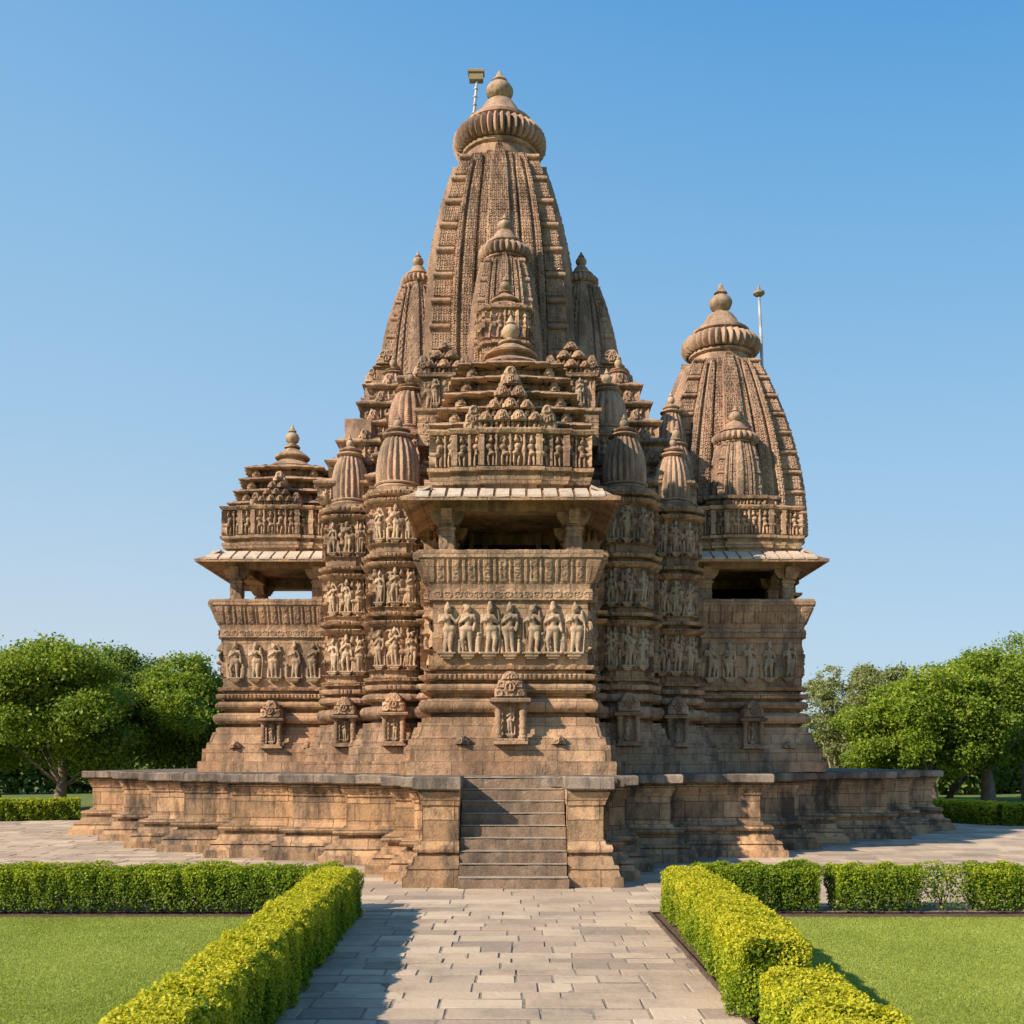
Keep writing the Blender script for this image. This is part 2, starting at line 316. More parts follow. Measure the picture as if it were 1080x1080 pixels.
# ---------------------------------------------------------------- carved statues (one continuous surface each)
def capsule(mb, a, b, ra, rb, n=10):
    a = np.array(a, float); b = np.array(b, float); d = b-a; L = np.linalg.norm(d)+1e-6; t = d/L
    pts = []; rad = []
    for k in range(4): th = math.pi/2*(1-k/4); pts.append(a-t*ra*math.sin(th)); rad.append(max(ra*math.cos(th), ra*.12))
    pts += [a, b]; rad += [ra, rb]
    for k in range(1, 5): th = math.pi/2*k/4; pts.append(b+t*rb*math.sin(th)); rad.append(max(rb*math.cos(th), rb*.12))
    tube(mb, pts, rad, n)
def make_statue(kind):
    r = random.Random(kind*11+3); mb = MB(); s = [-1, 1][kind % 2]; sw = [.035, .05, .02, .045, .0, .055][kind % 6]*s
    hip = np.array((sw, 0, .47)); ch = np.array((-sw*.5, -.01, .68)); nk = np.array((-sw*.2, -.01, .79)); hd = np.array((sw*.3, -.015, .87))
    capsule(mb, hip+(-.035, 0, 0), hip+(.035, 0, 0), .088, .088); capsule(mb, hip, ch, .058, .072); capsule(mb, ch+(-.06, 0, .05), ch+(.06, 0, .05), .042, .042)
    for q in (-1, 1): capsule(mb, ch+(q*.038, -.05, 0), ch+(q*.038, -.055, 0), .036, .034)
    capsule(mb, ch+(0, 0, .06), hd, .03, .03); capsule(mb, hd+(0, 0, -.01), hd+(0, 0, .02), .062, .064)
    capsule(mb, hd+(0, -.058, -.0), hd+(0, -.074, -.012), .011, .013)
    for q in (-1, 1):
        capsule(mb, hd+(q*.05, 0, -.005), hd+(q*.055, 0, -.035), .015, .018)
        capsule(mb, hd+(q*.024, -.057, .014), hd+(q*.026, -.059, .014), .010, .010)
    if kind % 3 == 0: capsule(mb, hd+(0, .0, .04), hd+(0, 0, .135), .06, .014)
    elif kind % 3 == 1: capsule(mb, hd+(0, .0, .04), hd+(0, 0, .115), .055, .042)
    else: capsule(mb, hd+(s*.02, .02, .04), hd+(s*.05, .02, .07), .045, .035)
    for q in (-1, 1):                                       # legs
        f = np.array((q*.05+sw*.2, -.01, .03)); kn = (hip+f)/2+np.array((q*.015, -.035 if q == s else -.01, .01))
        if kind in (2, 5, 7, 10) and q == s: f = np.array((q*.075, -.03, .06)); kn = np.array((q*.10, -.06, .27))
        capsule(mb, hip+(q*.04, 0, -.02), kn, .070, .046); capsule(mb, kn, f, .046, .030); capsule(mb, f, f+(q*.012, -.05, -.01), .022, .018)
    poses = [((.14, -.04, .60), (.0, -.10, .70)), ((.16, .0, .60), (.22, -.04, .70)), ((.12, -.02, .58), (.10, -.05, .46)), ((.13, -.03, .62), (.05, -.08, .66)), ((.15, 0, .74), (.07, -.03, .93)),
             ((.13, -.02, .58), (.15, -.05, .44)), ((.15, -.02, .64), (.13, -.05, .80))]
    for q in (-1, 1):
        el, ha = poses[(kind*3+(q > 0)*(2+kind//3)+kind//2) % 7]; sh = ch+(q*.09, 0, .055)
        el = np.array((el[0]*q, el[1], el[2])); ha = np.array((ha[0]*q, ha[1], ha[2]))
        capsule(mb, sh, el, .038, .031); capsule(mb, el, ha, .032, .024); capsule(mb, ha, ha+(0, -.01, -.03 if ha[2] < .7 else .03), .02, .013)
        capsule(mb, el+(q*.02, .01, 0), np.array((q*.14, .03, .22)), .012, .008)                  # hanging scarf
    tube(mb, [(.085*math.cos(a)+hip[0], .07*math.sin(a), .49) for a in np.linspace(0, 2*math.pi, 13)], [.018]*13, 6)
    if kind % 2 == 0:
        for q in (-1, 1): capsule(mb, (q*.15, .02, .03), (q*.15, .02, .2), .035, .03); capsule(mb, (q*.15, .01, .245), (q*.15, .01, .25), .028, .028)
    if kind % 3 != 1:                                       # arched slab or companion figures at the sides
        mb.bbox(-.165, .165, .065, .10, .0, .80, .01)
        for a in range(5): mb.bbox(-.165*math.cos(a*.3), .165*math.cos(a*.3), .066+.001*a, .10, .78, .80+.17*math.sin((a+1)*.3), .008)
    else:
        for q in (-1, 1): capsule(mb, (q*.19, .03, .0), (q*.19, .03, .30), .03, .045); capsule(mb, (q*.19, .01, .37), (q*.19, .01, .38), .035, .035)
    if kind % 4 == 3: tube(mb, [(s*.16, -.03, .02), (s*.19, -.04, .5), (s*.15, -.03, .86)], [.014, .016, .014], 6)
    mb.bbox(-.17, .17, -.10, .09, -.02, .02, .005)
    mb.bbox(-.12, .12, -.08, .09, -.075, -.015, .005); mb.bbox(-.085, .085, -.055, .09, -.12, -.07, .005)
    tube(mb, [(0, .06, .1), (0, .055, .95)], [.05, .03], 6)                                       # ties figure and base to the slab
    me = mb.mesh('tmp', 0); o = bpy.data.objects.new('tmp', me); C.objects.link(o)
    md = o.modifiers.new('r', 'REMESH'); md.mode = 'VOXEL'; md.voxel_size = .0125
    sm = o.modifiers.new('s', 'SMOOTH'); sm.factor = .4; sm.iterations = 1
    dg = bpy.context.evaluated_depsgraph_get(); dg.update(); out = bpy.data.meshes.new_from_object(o.evaluated_get(dg))
    bpy.data.objects.remove(o); bpy.data.meshes.remove(me); out.name = 'statue'; out.materials.clear(); out.materials.append(M['statue'])
    out.polygons.foreach_set('use_smooth', np.ones(len(out.polygons), bool)); return out
STAT = [make_statue(k) for k in range(12)]
cnt = [0]
def statue(parent, x, y, z, hgt, rz=0, kind=None, sx=1.):
    k = (cnt[0]*5+cnt[0]//7) % 12 if kind is None else kind; cnt[0] += 1
    return link('statue', STAT[k], parent, (x, y, z), (hgt*sx, hgt, hgt), rz)

# ================================================================= GROUND
PT = 1.83
def slabs(mb, x0, x1, y0, y1, rh, w0, w1, skip=None, gap=.012):
    y = y0; V = []; Q = []; T = []; n = 0
    while y < y1-.05:
        h = min(rh*random.uniform(.75, 1.25), y1-y); x = x0-random.uniform(0, w0)
        if y1-y-h < rh*.4: h = y1-y
        while x < x1:
            wd = random.uniform(w0, w1); a, b = max(x, x0), min(x+wd, x1); x += wd
            if b-a < .08: continue
            if skip and skip((a+b)/2, y+h/2): continue
            z = random.uniform(-.004, .004)+.010; c = .009; g = gap*random.uniform(.25, .8); tx, ty = random.uniform(-.004, .004), random.uniform(-.004, .004)
            j = lambda: random.uniform(-.004, .004)
            e = g*2.2; A = [(a+g+j(), y+e+j()), (b-g+j(), y+e+j()), (b-g+j(), y+h-e+j()), (a+g+j(), y+h-e+j())]
            mx, my = (a+b)/2, y+h/2
            V += [(p[0], p[1], -.03) for p in A]+[(p[0]+(c if p[0] < mx else -c), p[1]+(c if p[1] < my else -c), z+(tx if p[0] < mx else -tx)+(ty if p[1] < my else -ty)) for p in A]
            Q += [(n+4, n+5, n+6, n+7)]+[(n+k, n+(k+1) % 4, n+4+(k+1) % 4, n+4+k) for k in range(4)]
            T += [min(1, max(0, random.gauss(.55, .32)))]*5; n += 8
        y += h
    mb.add(V, Q); mb.tint.append(np.array(T))
g = MB(); g.add([(-1500, -300, -.06), (1500, -300, -.06), (1500, 3000, -.06), (-1500, 3000, -.06)], [(0, 1, 2, 3)])
tag(g.build('ground', 'ground'), kind='structure')
g = MB(); g.add([(-34, 14.5, .003), (34, 14.5, .003), (34, 38, .003), (-34, 38, .003)], [(0, 1, 2, 3)])
g.add([(-2.12, -4, .003), (1.92, -4, .003), (1.92, 14.5, .003), (-2.12, 14.5, .003)], [(0, 1, 2, 3)])
tag(g.build('joint_soil', 'joint'), kind='structure')
g = MB(); slabs(g, -2.08, 1.88, -3, 14.55, .33, .32, .85, gap=.010)
tag(g.build('path', 'pave', ang=25), kind='structure')
g = MB()
slabs(g, -31, 31, 14.95, 37, .5, .5, 1.2, lambda x, y: abs(x) < 12 and y > 31.5 or abs(x) < 1.4+(y-19)*.95 and y > 19.2 and y < 31.5)
slabs(g, -2.6, 2.45, 14.55, 14.95, .4, .4, .9)
tag(g.build('plaza_paving', 'pave', ang=25), kind='structure')
# planting beds and lawns
g = MB(); 
for a in ((-26, -2.08, 14.0, 14.95), (2.45, 26, 14.0, 14.95), (-3.0, -2.11, -4, 14.0), (1.93, 2.9, -4, 14.5)): 
    g.add([(a[0], a[2], -.018), (a[1], a[2], -.018), (a[1], a[3], -.018), (a[0], a[3], -.018)], [(0, 1, 2, 3)])
tag(g.build('planting_bed', 'soil'), kind='structure')
g = MB(); g.bbox(1.885, 1.925, -3, 14.45, -.05, .03, .006); g.bbox(-2.125, -2.085, -3, 14.45, -.05, .03, .006)
tag(g.build('path_edging', 'soil'), kind='structure')
def leaves(mb, P, Nn, size, tint, asp=.6, lift=0):
    n = len(P); r = rng.normal(size=(n, 3)); t = np.cross(Nn, r); t /= np.linalg.norm(t, axis=1)[:, None]+1e-9
    nn = Nn/(np.linalg.norm(Nn, axis=1)[:, None]+1e-9); b = np.cross(nn, t); s = size*(.65+.7*rng.random(n))[:, None]
    V = np.stack([P-t*s*.5, P+b*s*asp*.5+nn*s*.12, P+t*s*.5, P-b*s*asp*.5+nn*s*.12], 1).reshape(-1, 3)
    mb.add(V, np.arange(4*n).reshape(n, 4)); mb.tint.append(np.clip(tint, 0, 1))
for nm, x0, x1 in (('left', -26, -2.62), ('right', 2.55, 26)):
    g = MB(); g.add([(x0, -6, -.012), (x1, -6, -.012), (x1, 14.05, -.012), (x0, 14.05, -.012)], [(0, 1, 2, 3)])
    tag(g.build('lawn_base', 'lawn'), kind='structure')
g = MB(); n = 480000
Y = 14.1-9*rng.random(n)**1.1; X = rng.random(n)*(Y*.56+.3-2.6)+2.6; X *= np.where(rng.random(n) < .5, 1, -1); X = np.where(X < 0, X-.03, X)
a = rng.random(n)*6.28; hgt = (.010+.014*rng.random(n)); wd = .0028+.002*rng.random(n)+Y*.0002; lean = rng.normal(size=(n, 2))*.012
P = np.stack([X, Y, np.full(n, -.014)], 1); dx = np.stack([np.cos(a)*wd, np.sin(a)*wd, 0*a], 1); tp = P+np.stack([lean[:, 0], lean[:, 1], hgt], 1)
V = np.stack([P-dx, P+dx, tp], 1).reshape(-1, 3); g.add(V, None, np.arange(3*n).reshape(n, 3))
g.tint.append(np.clip(.5+.14*np.sin(X*1.3+Y*.7)*np.sin(Y*1.1-X*.4)+.12*np.sin(X*4.1+2*np.sin(Y*1.7))*np.sin(Y*3.3+X)+.22*rng.normal(size=n), 0, 1))
tag(g.build('grass', 'grass', ang=0), 'short mown green grass of the two lawns', 'grass', kind='stuff')

# ================================================================= PLATFORM
plat = empty('stone_platform', (0, 17.4, 0), 'weathered sandstone platform with stepped outline and grey coping carrying the temple', 'platform')
L_ = [(-1.58, 17.6), (-1.75, 18.75), (-2.2, 19.75), (-3.45, 21.7), (-4.75, 22.5), (-6.2, 23.1), (-7.7, 24.5), (-8.85, 25.6), (-10.4, 28.0), (-12.1, 30.1)]
R_ = [(1.62, 17.6), (1.75, 18.75), (2.2, 20.2), (3.35, 22.1), (5.5, 23.1), (6.8, 25.1), (8.1, 27.1), (10.3, 28.7), (11.6, 30.5), (12.95, 32.1)]
def plat_outline():
    pts = [(-12.1, 44), (-12.1, 30.1)]
    for (xa, ya), (xb, yb) in zip(L_[::-1][:-1], L_[::-1][1:]):  # from far left inwards: step forward at xb
        pts += [(xb, ya), (xb, yb)]
    pts = [p for p in pts]
    # front at the stair head
    pts = pts[:-1]
    pts += [(-1.58, 18.72), (1.62, 18.72)]
    prev = R_[1]
    pts += []
    out = pts[:]
    cur_y = 18.6
    for (xa, ya), (xb, yb) in zip(R_[:-1], R_[1:]):
        if ya <= 18.0: out += [(1.62, R_[1][1])] if False else []
        out += [(xa, yb)] if (xa, yb) != out[-1] else []
        out += [(xb, yb)]
    out += [(12.95, 44)]
    o2 = [out[0]]
    for p in out[1:]:
        if abs(p[0]-o2[-1][0])+abs(p[1]-o2[-1][1]) > .02: o2.append(p)
    return o2
PO = plat_outline()
PROF = [(-.04, .50), (.17, .50), (.175, .43), (.30, .37), (.305, .40), (.36, .38), (.37, .27), (.50, .22), (.51, .13), (.57, .12), (.58, .22), (.63, .25), (.69, .22), (.70, .07), (.76, .05), (.78, 0),
        (1.36, 0), (1.365, .03), (1.41, .04), (1.58, .10), (1.60, .06), (1.62, .06)]
pr = [(z, 1, o) for z, o in PROF]
pit = lambda g: scroll(g, 1.40, 1.58, .03, 1.3)-.006*(np.sin(g['u']*3.1)+np.sin(g['u']*7.7))+.012*np.sin(g['u']*1.9+g['z']*2)*(hsh(np.floor(g['u']/.85), np.floor(g['z']/.36), 1.)-.3)
g = MB(); loft(g, PO, pr, du=.04, dz=.04, h=pit); g.build('retaining_wall', 'ashlar', plat)
g = MB(); cp = lambda g: .035*(hsh(np.floor(g['u']/.9), 0*g['e'], 2.)-.5)+.012*np.sin(g['u']*9)*np.sin(g['u']*23)
loft(g, PO, [(1.622, 1, .19), (1.65, 1, .235), (1.80, 1, .24), (PT, 1, .20)], du=.06, h=cp); g.build('coping', 'coping', plat)
for x0, x1 in ((-1.50, -.90), (.94, 1.54)):
    g = MB(); sh_ = [(z, 1, o*(.62 if z < .8 else 1)) for z, o in PROF]
    loft(g, rect(x0, x1, 17.55, 18.75), sh_, du=.05, dz=.05, h=lambda g: -.008*np.sin(g['u']*5)); vv = g.v[0]; vv[:, 0] = np.minimum(vv[:, 0], x1+.015) if x0 < 0 else np.maximum(vv[:, 0], x0-.015)
    for vv in g.v[1:]: vv[:, 0] = np.minimum(vv[:, 0], x1+.015) if x0 < 0 else np.maximum(vv[:, 0], x0-.015)
    p_ = g.build('stair_pier', 'ashlar', plat)
    g = MB(); g.bbox(x0-(.16 if x0 < 0 else .04), x1+(.04 if x0 < 0 else .16), 17.36, 18.95, 1.625, 1.845, .02); g.build('pier_cap', 'coping', p_)
st = MB(); st.box(-.88, .92, 17.5, 18.7, -.03, .05); stairs = st.build('staircase', 'step', plat)
for k in range(9):
    g = MB(); z1 = PT*(k+1)/9-.024; y0 = 17.10+k*.172; x0, x1 = (-.93, .93) if k == 0 else (-.875, .915)
    if k == 0: x0, x1 = -.89, .93
    loft(g, rect(x0, x1, y0 if k else 17.10, 18.85), [(z1-PT/9-.02 if k else -.03, 1, 0), (z1-.015, 1, 0), (z1, 1, -.015)], du=.07, h=lambda g: .008*np.sin(g['u']*11+k*3)*np.sin(g['u']*4.3))
    g.build('step', 'step', stairs)
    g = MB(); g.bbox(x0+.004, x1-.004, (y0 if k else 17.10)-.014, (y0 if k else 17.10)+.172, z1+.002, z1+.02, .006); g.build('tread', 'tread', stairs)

# ================================================================= TEMPLE
T = empty('temple', (0, 27, PT), 'tall carved sandstone temple with curved spires, open balconies and rows of statues', 'temple')
BP = [(PT, .52), (2.1, .52), (2.11, .43), (2.42, .42), (2.43, .34), (2.58, .32), (2.60, .27), (2.86, .20), (2.865, .14), (2.98, .13), (3.0, -.05), (3.06, -.06), (3.09, .13), (3.16, .185), (3.22, .2), (3.28, .185), (3.35, .13), (3.37, -.06), (3.46, -.06),
      (3.48, .10), (3.53, .15), (3.60, .15), (3.65, .10), (3.67, -.06), (3.73, -.06), (3.74, .12), (3.85, .15), (3.86, -.04), (3.94, -.05), (3.95, .09), (4.03, .12), (4.04, 0)]
base = [(z, 1, o) for z, o in BP]
wob = lambda g: .006*np.sin(g['u']*2.3+g['z']*3.1)+.008*(hsh(np.floor(g['u']/.62), np.floor(g['z']/.3), 1.)-.5)
hb = lambda g: dent(g, 3.745, 3.84, .10, .025)+scroll(g, 3.955, 4.02, .02)+np.where(g['z'] > 2.1, 0, 1)*wob(g)+.5*wob(g)

def kalasha(mb, x, y, z, r, H, ex=1.):                     # water pot finial; z = base, H = height
    p = [(r*.9, 0), (r*.95, .04), (r*.6, .08), (r*.5, .12), (r*.55, .14), (r*.9, .22), (r*1.05, .34), (r*1.05, .42), (r*.85, .54), (r*.45, .62), (r*.42, .64), (r*.62, .67), (r*.58, .70), (r*.35, .78), (r*.18, .92), (.003, 1.0)]
    lathe(mb, [(a, z+b*H) for a, b in p], x, y, 24)
def amalaka(mb, x, y, z0, z1, r, ribs=28, neck=.72):
    H = z1-z0; n = ribs*6
    p = [(.0, 0.0), (.74, 0), (.80, .03), (.80, .08)]; lathe(mb, [(a*r, z0+b*H) for a, b in p], x, y, 32)
    p = [(.76, .10), (.9, .11), (.985, .18), (1.0, .27), (.98, .36), (.90, .44), (.70, .50)]
    lathe(mb, [(a*r, z0+b*H) for a, b in p], x, y, n, ribs, .15)
    p = [(.66, .46), (.66, .54), (.72, .56), (.72, .61), (.62, .66), (.55, .72), (.46, .78), (.40, .88), (.30, 1.), (.0, 1.)]; lathe(mb, [(a*r, z0+b*H) for a, b in p], x, y, 32)
def column(x, y, z0, z1, r, parent):
    g = MB(); H = z1-z0; sq = [(-r, -r), (r, -r), (r, r), (-r, r)]
    loft(g, sq, [(z0, 1, .02), (z0+.12*H, 1, .02), (z0+.13*H, 1, 0), (z0+.55*H, 1, 0), (z0+.56*H, 1, .03), (z0+.62*H, 1, .03), (z0+.63*H, 1, -.01), (z0+.8*H, 1, 0), (z1, 1, .02)], x, y, du=.04, dz=.04,
         h=lambda g: figures(g, z0+.14*H, z0+.5*H, .3, .03))
    for sx, sy in ((1, 0), (-1, 0), (0, 1), (0, -1)):      # curved brackets
        for k in range(5):
            e = .05+.16*math.sin((k+1)/5*math.pi/2); za = z1-.3*H+.06*H*k
            if sx: g.box(x+sx*r*.9 if sx > 0 else x-r*.9-e, x+r*.9+e if sx > 0 else x-r*.9, y-r*.7, y+r*.7, za, za+.061*H)
            else: g.box(x-r*.7, x+r*.7, y+sy*r*.9 if sy > 0 else y-r*.9-e, y+r*.9+e if sy > 0 else y-r*.9, za+.002, za+.063*H)
    return g.build('pillar', 'carved', parent)
def gable(mb, x, y, z, wd, H, d=.14, ry=1):                # lobed pediment of interlaced arches, facing the front
    nx = max(9, int(wd/.022)); nz = max(9, int(H/.022)); xs = np.linspace(-1, 1, nx); zs = np.linspace(0, 1, nz)
    Xg, Zg = np.meshgrid(xs, zs); nr_ = max(2, int(round(H/.17))); row = np.minimum(np.floor(Zg*nr_), nr_-1); fz = Zg*nr_-row
    lim = 1-.78*((row+.35*fz)/nr_)**1.5; lim = np.where(row == nr_-1, lim*np.sqrt(np.clip(1-(fz*.92)**2.5, .01, 1)), lim)
    px = Xg*lim*wd/2; pz = Zg*H; k = np.maximum(1, np.round(lim*wd/.2)); cw = lim*wd/k; ax = px/cw+k/2; ax = (ax-np.floor(ax)-.5)*cw/(H/nr_)
    rr = np.hypot(ax, (fz-.32)); hh = np.exp(-((rr-.36)/.11)**2)+.8*np.exp(-(rr/.13)**2)+.35*(fz < .12)-.5*(fz > .93)
    hh = hh*(.45+.9*hsh(np.floor(px/cw+k/2), row, wd))+.25*np.sin(px*70+row*2)*np.sin(pz*64+px*20)
    rc = np.hypot(px, pz-H*.36); hh = np.where(rc < wd*.17, 1.9*np.exp(-((rc-wd*.135)/(.022))**2)+2.0*blob(px, pz, 0, H*.36, wd*.05, wd*.10, 1.)+.5, hh)
    en = np.sqrt(np.clip(1-(np.abs(Xg))**8, 0, 1)); yy = y-d*.5-en*(d*.35*(1-.5*Zg)+hh*.032)
    V = np.stack([x+px, yy, z+pz], 2).reshape(-1, 3); i, j = np.meshgrid(np.arange(nz-1), np.arange(nx-1), indexing='ij'); q = (i*nx+j).ravel()
    q = np.stack([q, q+1, q+nx+1, q+nx], 1); Vb = V.copy(); Vb[:, 1] = y+d*.5; m = len(V)
    idx = np.arange(nz*nx).reshape(nz, nx); rim = np.concatenate([idx[0, :], idx[1:, -1], idx[-1, ::-1][1:], idx[::-1, 0][1:-1]]); r2 = np.roll(rim, -1)
    mb.add(np.concatenate([V, Vb]), np.concatenate([q, q[:, ::-1]+m, np.stack([r2, rim, rim+m, r2+m], 1)]))
def cluster(mb, x, y, z, wd, H, rows=4, back=.9):           # stepped pile of small arched gables and posts
    rh = H/rows; cw = wd/rows
    for r in range(rows):
        n = rows-r; zz = z+r*rh*.92; yy = y+r*.09
        for i in range(n):
            xx = x+(i-(n-1)/2)*cw*.98; q = 1.15 if abs(i-(n-1)/2) < .6 else .95
            mb.box(xx-cw*.40, xx+cw*.40, yy-.005*i, yy+back, zz, zz+rh*.55)
            for e in (-1, 1): lathe(mb, [(.03, zz), (.04, zz+rh*.1), (.025, zz+rh*.2), (.04, zz+rh*.4), (.03, zz+rh*.5)], xx+e*cw*.36, yy-.05, 8)
            mb.bbox(xx-cw*.48, xx+cw*.48, yy-.10, yy+back*.9, zz+rh*.5+.002*i, zz+rh*.58+.002*i, .01)
            gable(mb, xx, yy+.0, zz+rh*.56, cw*.9*q, rh*.62*q, .16)
            gable(mb, xx, yy+.04, zz+.01, cw*.34, rh*.5, .14)
def niche(parent, x, y, z, s=1.):                          # little shrine with two posts, an eave and an arched gable
    g = MB(); w_ = .36*s; 
    g.bbox(x-w_, x+w_, y-.34*s, y+.35, z, z+.07*s, .01); g.bbox(x-w_*.85, x+w_*.85, y-.28*s, y+.35, z+.07*s, z+.13*s, .01)
    for sx in (-1, 1):
        p = [(.09, 0), (.10, .06), (.07, .1), (.085, .2), (.065, .25), (.085, .36), (.065, .42), (.085, .55), (.065, .6), (.085, .72), (.06, .8), (.10, .88), (.10, .95)]
        lathe(g, [(a*s, z+(.12+b*.8)*s) for a, b in p], x+sx*w_*.72, y-.19*s, 12)
    g.box(x-w_*.5, x+w_*.5, y-.05*s, y+.45, z+.12*s, z+.9*s)
    g.bbox(x-w_*1.2, x+w_*1.2, y-.40*s, y+.45, z+.88*s, z+.98*s, .02); g.bbox(x-w_*.95, x+w_*.95, y-.32*s, y+.45, z+.98*s, z+1.03*s, .01)
    gable(g, x, y-.08*s, z+1.02*s, w_*1.9, .52*s, .32*s); g.box(x-w_*.6, x+w_*.6, y, y+.4, z+1.0*s, z+1.32*s)
    o = g.build('niche_shrine', 'carved', parent); 
    statue(parent, x, y-.13*s, z+.22*s, .62*s)
    return o
def eave(parent, pl, cx, cy, z, off=.55, drop=.32, th=.07, front=True, mat='stone'):
    g = MB(); loft(g, pl, [(z, 1, .0), (z-drop+.02, 1, off), (z-drop+.02+th, 1, off+.012), (z+th, 1, 0.02)], cx, cy, caps=True)
    e = g.build('eave', mat, parent)
    g = MB(); P = np.array(pl); n = len(P)                 # row of pale roof slabs lying on the slope
    x0, x1, y0, y1 = P[:, 0].min()+cx, P[:, 0].max()+cx, P[:, 1].min()+cy, P[:, 1].max()+cy
    def slab(o, dx, dn, a0, a1):                           # o corner, dx along, dn outward
        L = off; za = z+th+.004; zb = z-drop+th+.024
        def pt(a, r, up): p = np.array(o)+np.array(dx)*a+np.array(dn)*(r*L); return (p[0], p[1], za+(zb-za)*r+up)
        k0, k1 = .06, 1.04; v = [pt(a0, k0, 0), pt(a1, k0, 0), pt(a1+.0, k1, 0), pt(a0+.0, k1, 0)]+[pt(a0, k0, .045), pt(a1, k0, .045), pt(a1, k1, .045), pt(a0, k1, .045)]
        g.add(v, [(0, 3, 2, 1)[::-1], (4, 5, 6, 7), (0, 1, 5, 4), (1, 2, 6, 5), (2, 3, 7, 6), (3, 0, 4, 7)])
    for o, dx, dn, L in (((x1, y0), (-1, 0), (0, -1), x1-x0), ((x0, y0), (0, 1), (-1, 0), y1-y0), ((x1, y1), (0, -1), (1, 0), y1-y0)):
        nn = int(round((L+off*1.1)/.33)); st_ = (L+off*1.1)/nn
        for k in range(nn): slab(o, dx, dn, -off*.55+k*st_+.03, -off*.55+(k+1)*st_-.03)
    g.build('roof_slabs', 'pale', e); return e
def finial_stack(parent, x, y, z, r, Hd, kr, kh):          # two bell discs and a pot
    g = MB(); p = [(.70, 0), (.98, .02), (1.0, .07), (.90, .16), (.70, .26), (.56, .34), (.50, .38), (.50, .46), (.68, .48), (.70, .53), (.60, .62), (.42, .74), (.28, .84), (.22, .90), (.32, .92), (.32, .96), (.2, 1.0), (.0, 1.)]
    lathe(g, [(a*r, z+b*Hd) for a, b in p], x, y, 36); b = g.build('bell_cap', 'carved', parent)
    g = MB(); kalasha(g, x, y, z+Hd*.98, kr, kh); g.build('finial', 'statue', b); return b

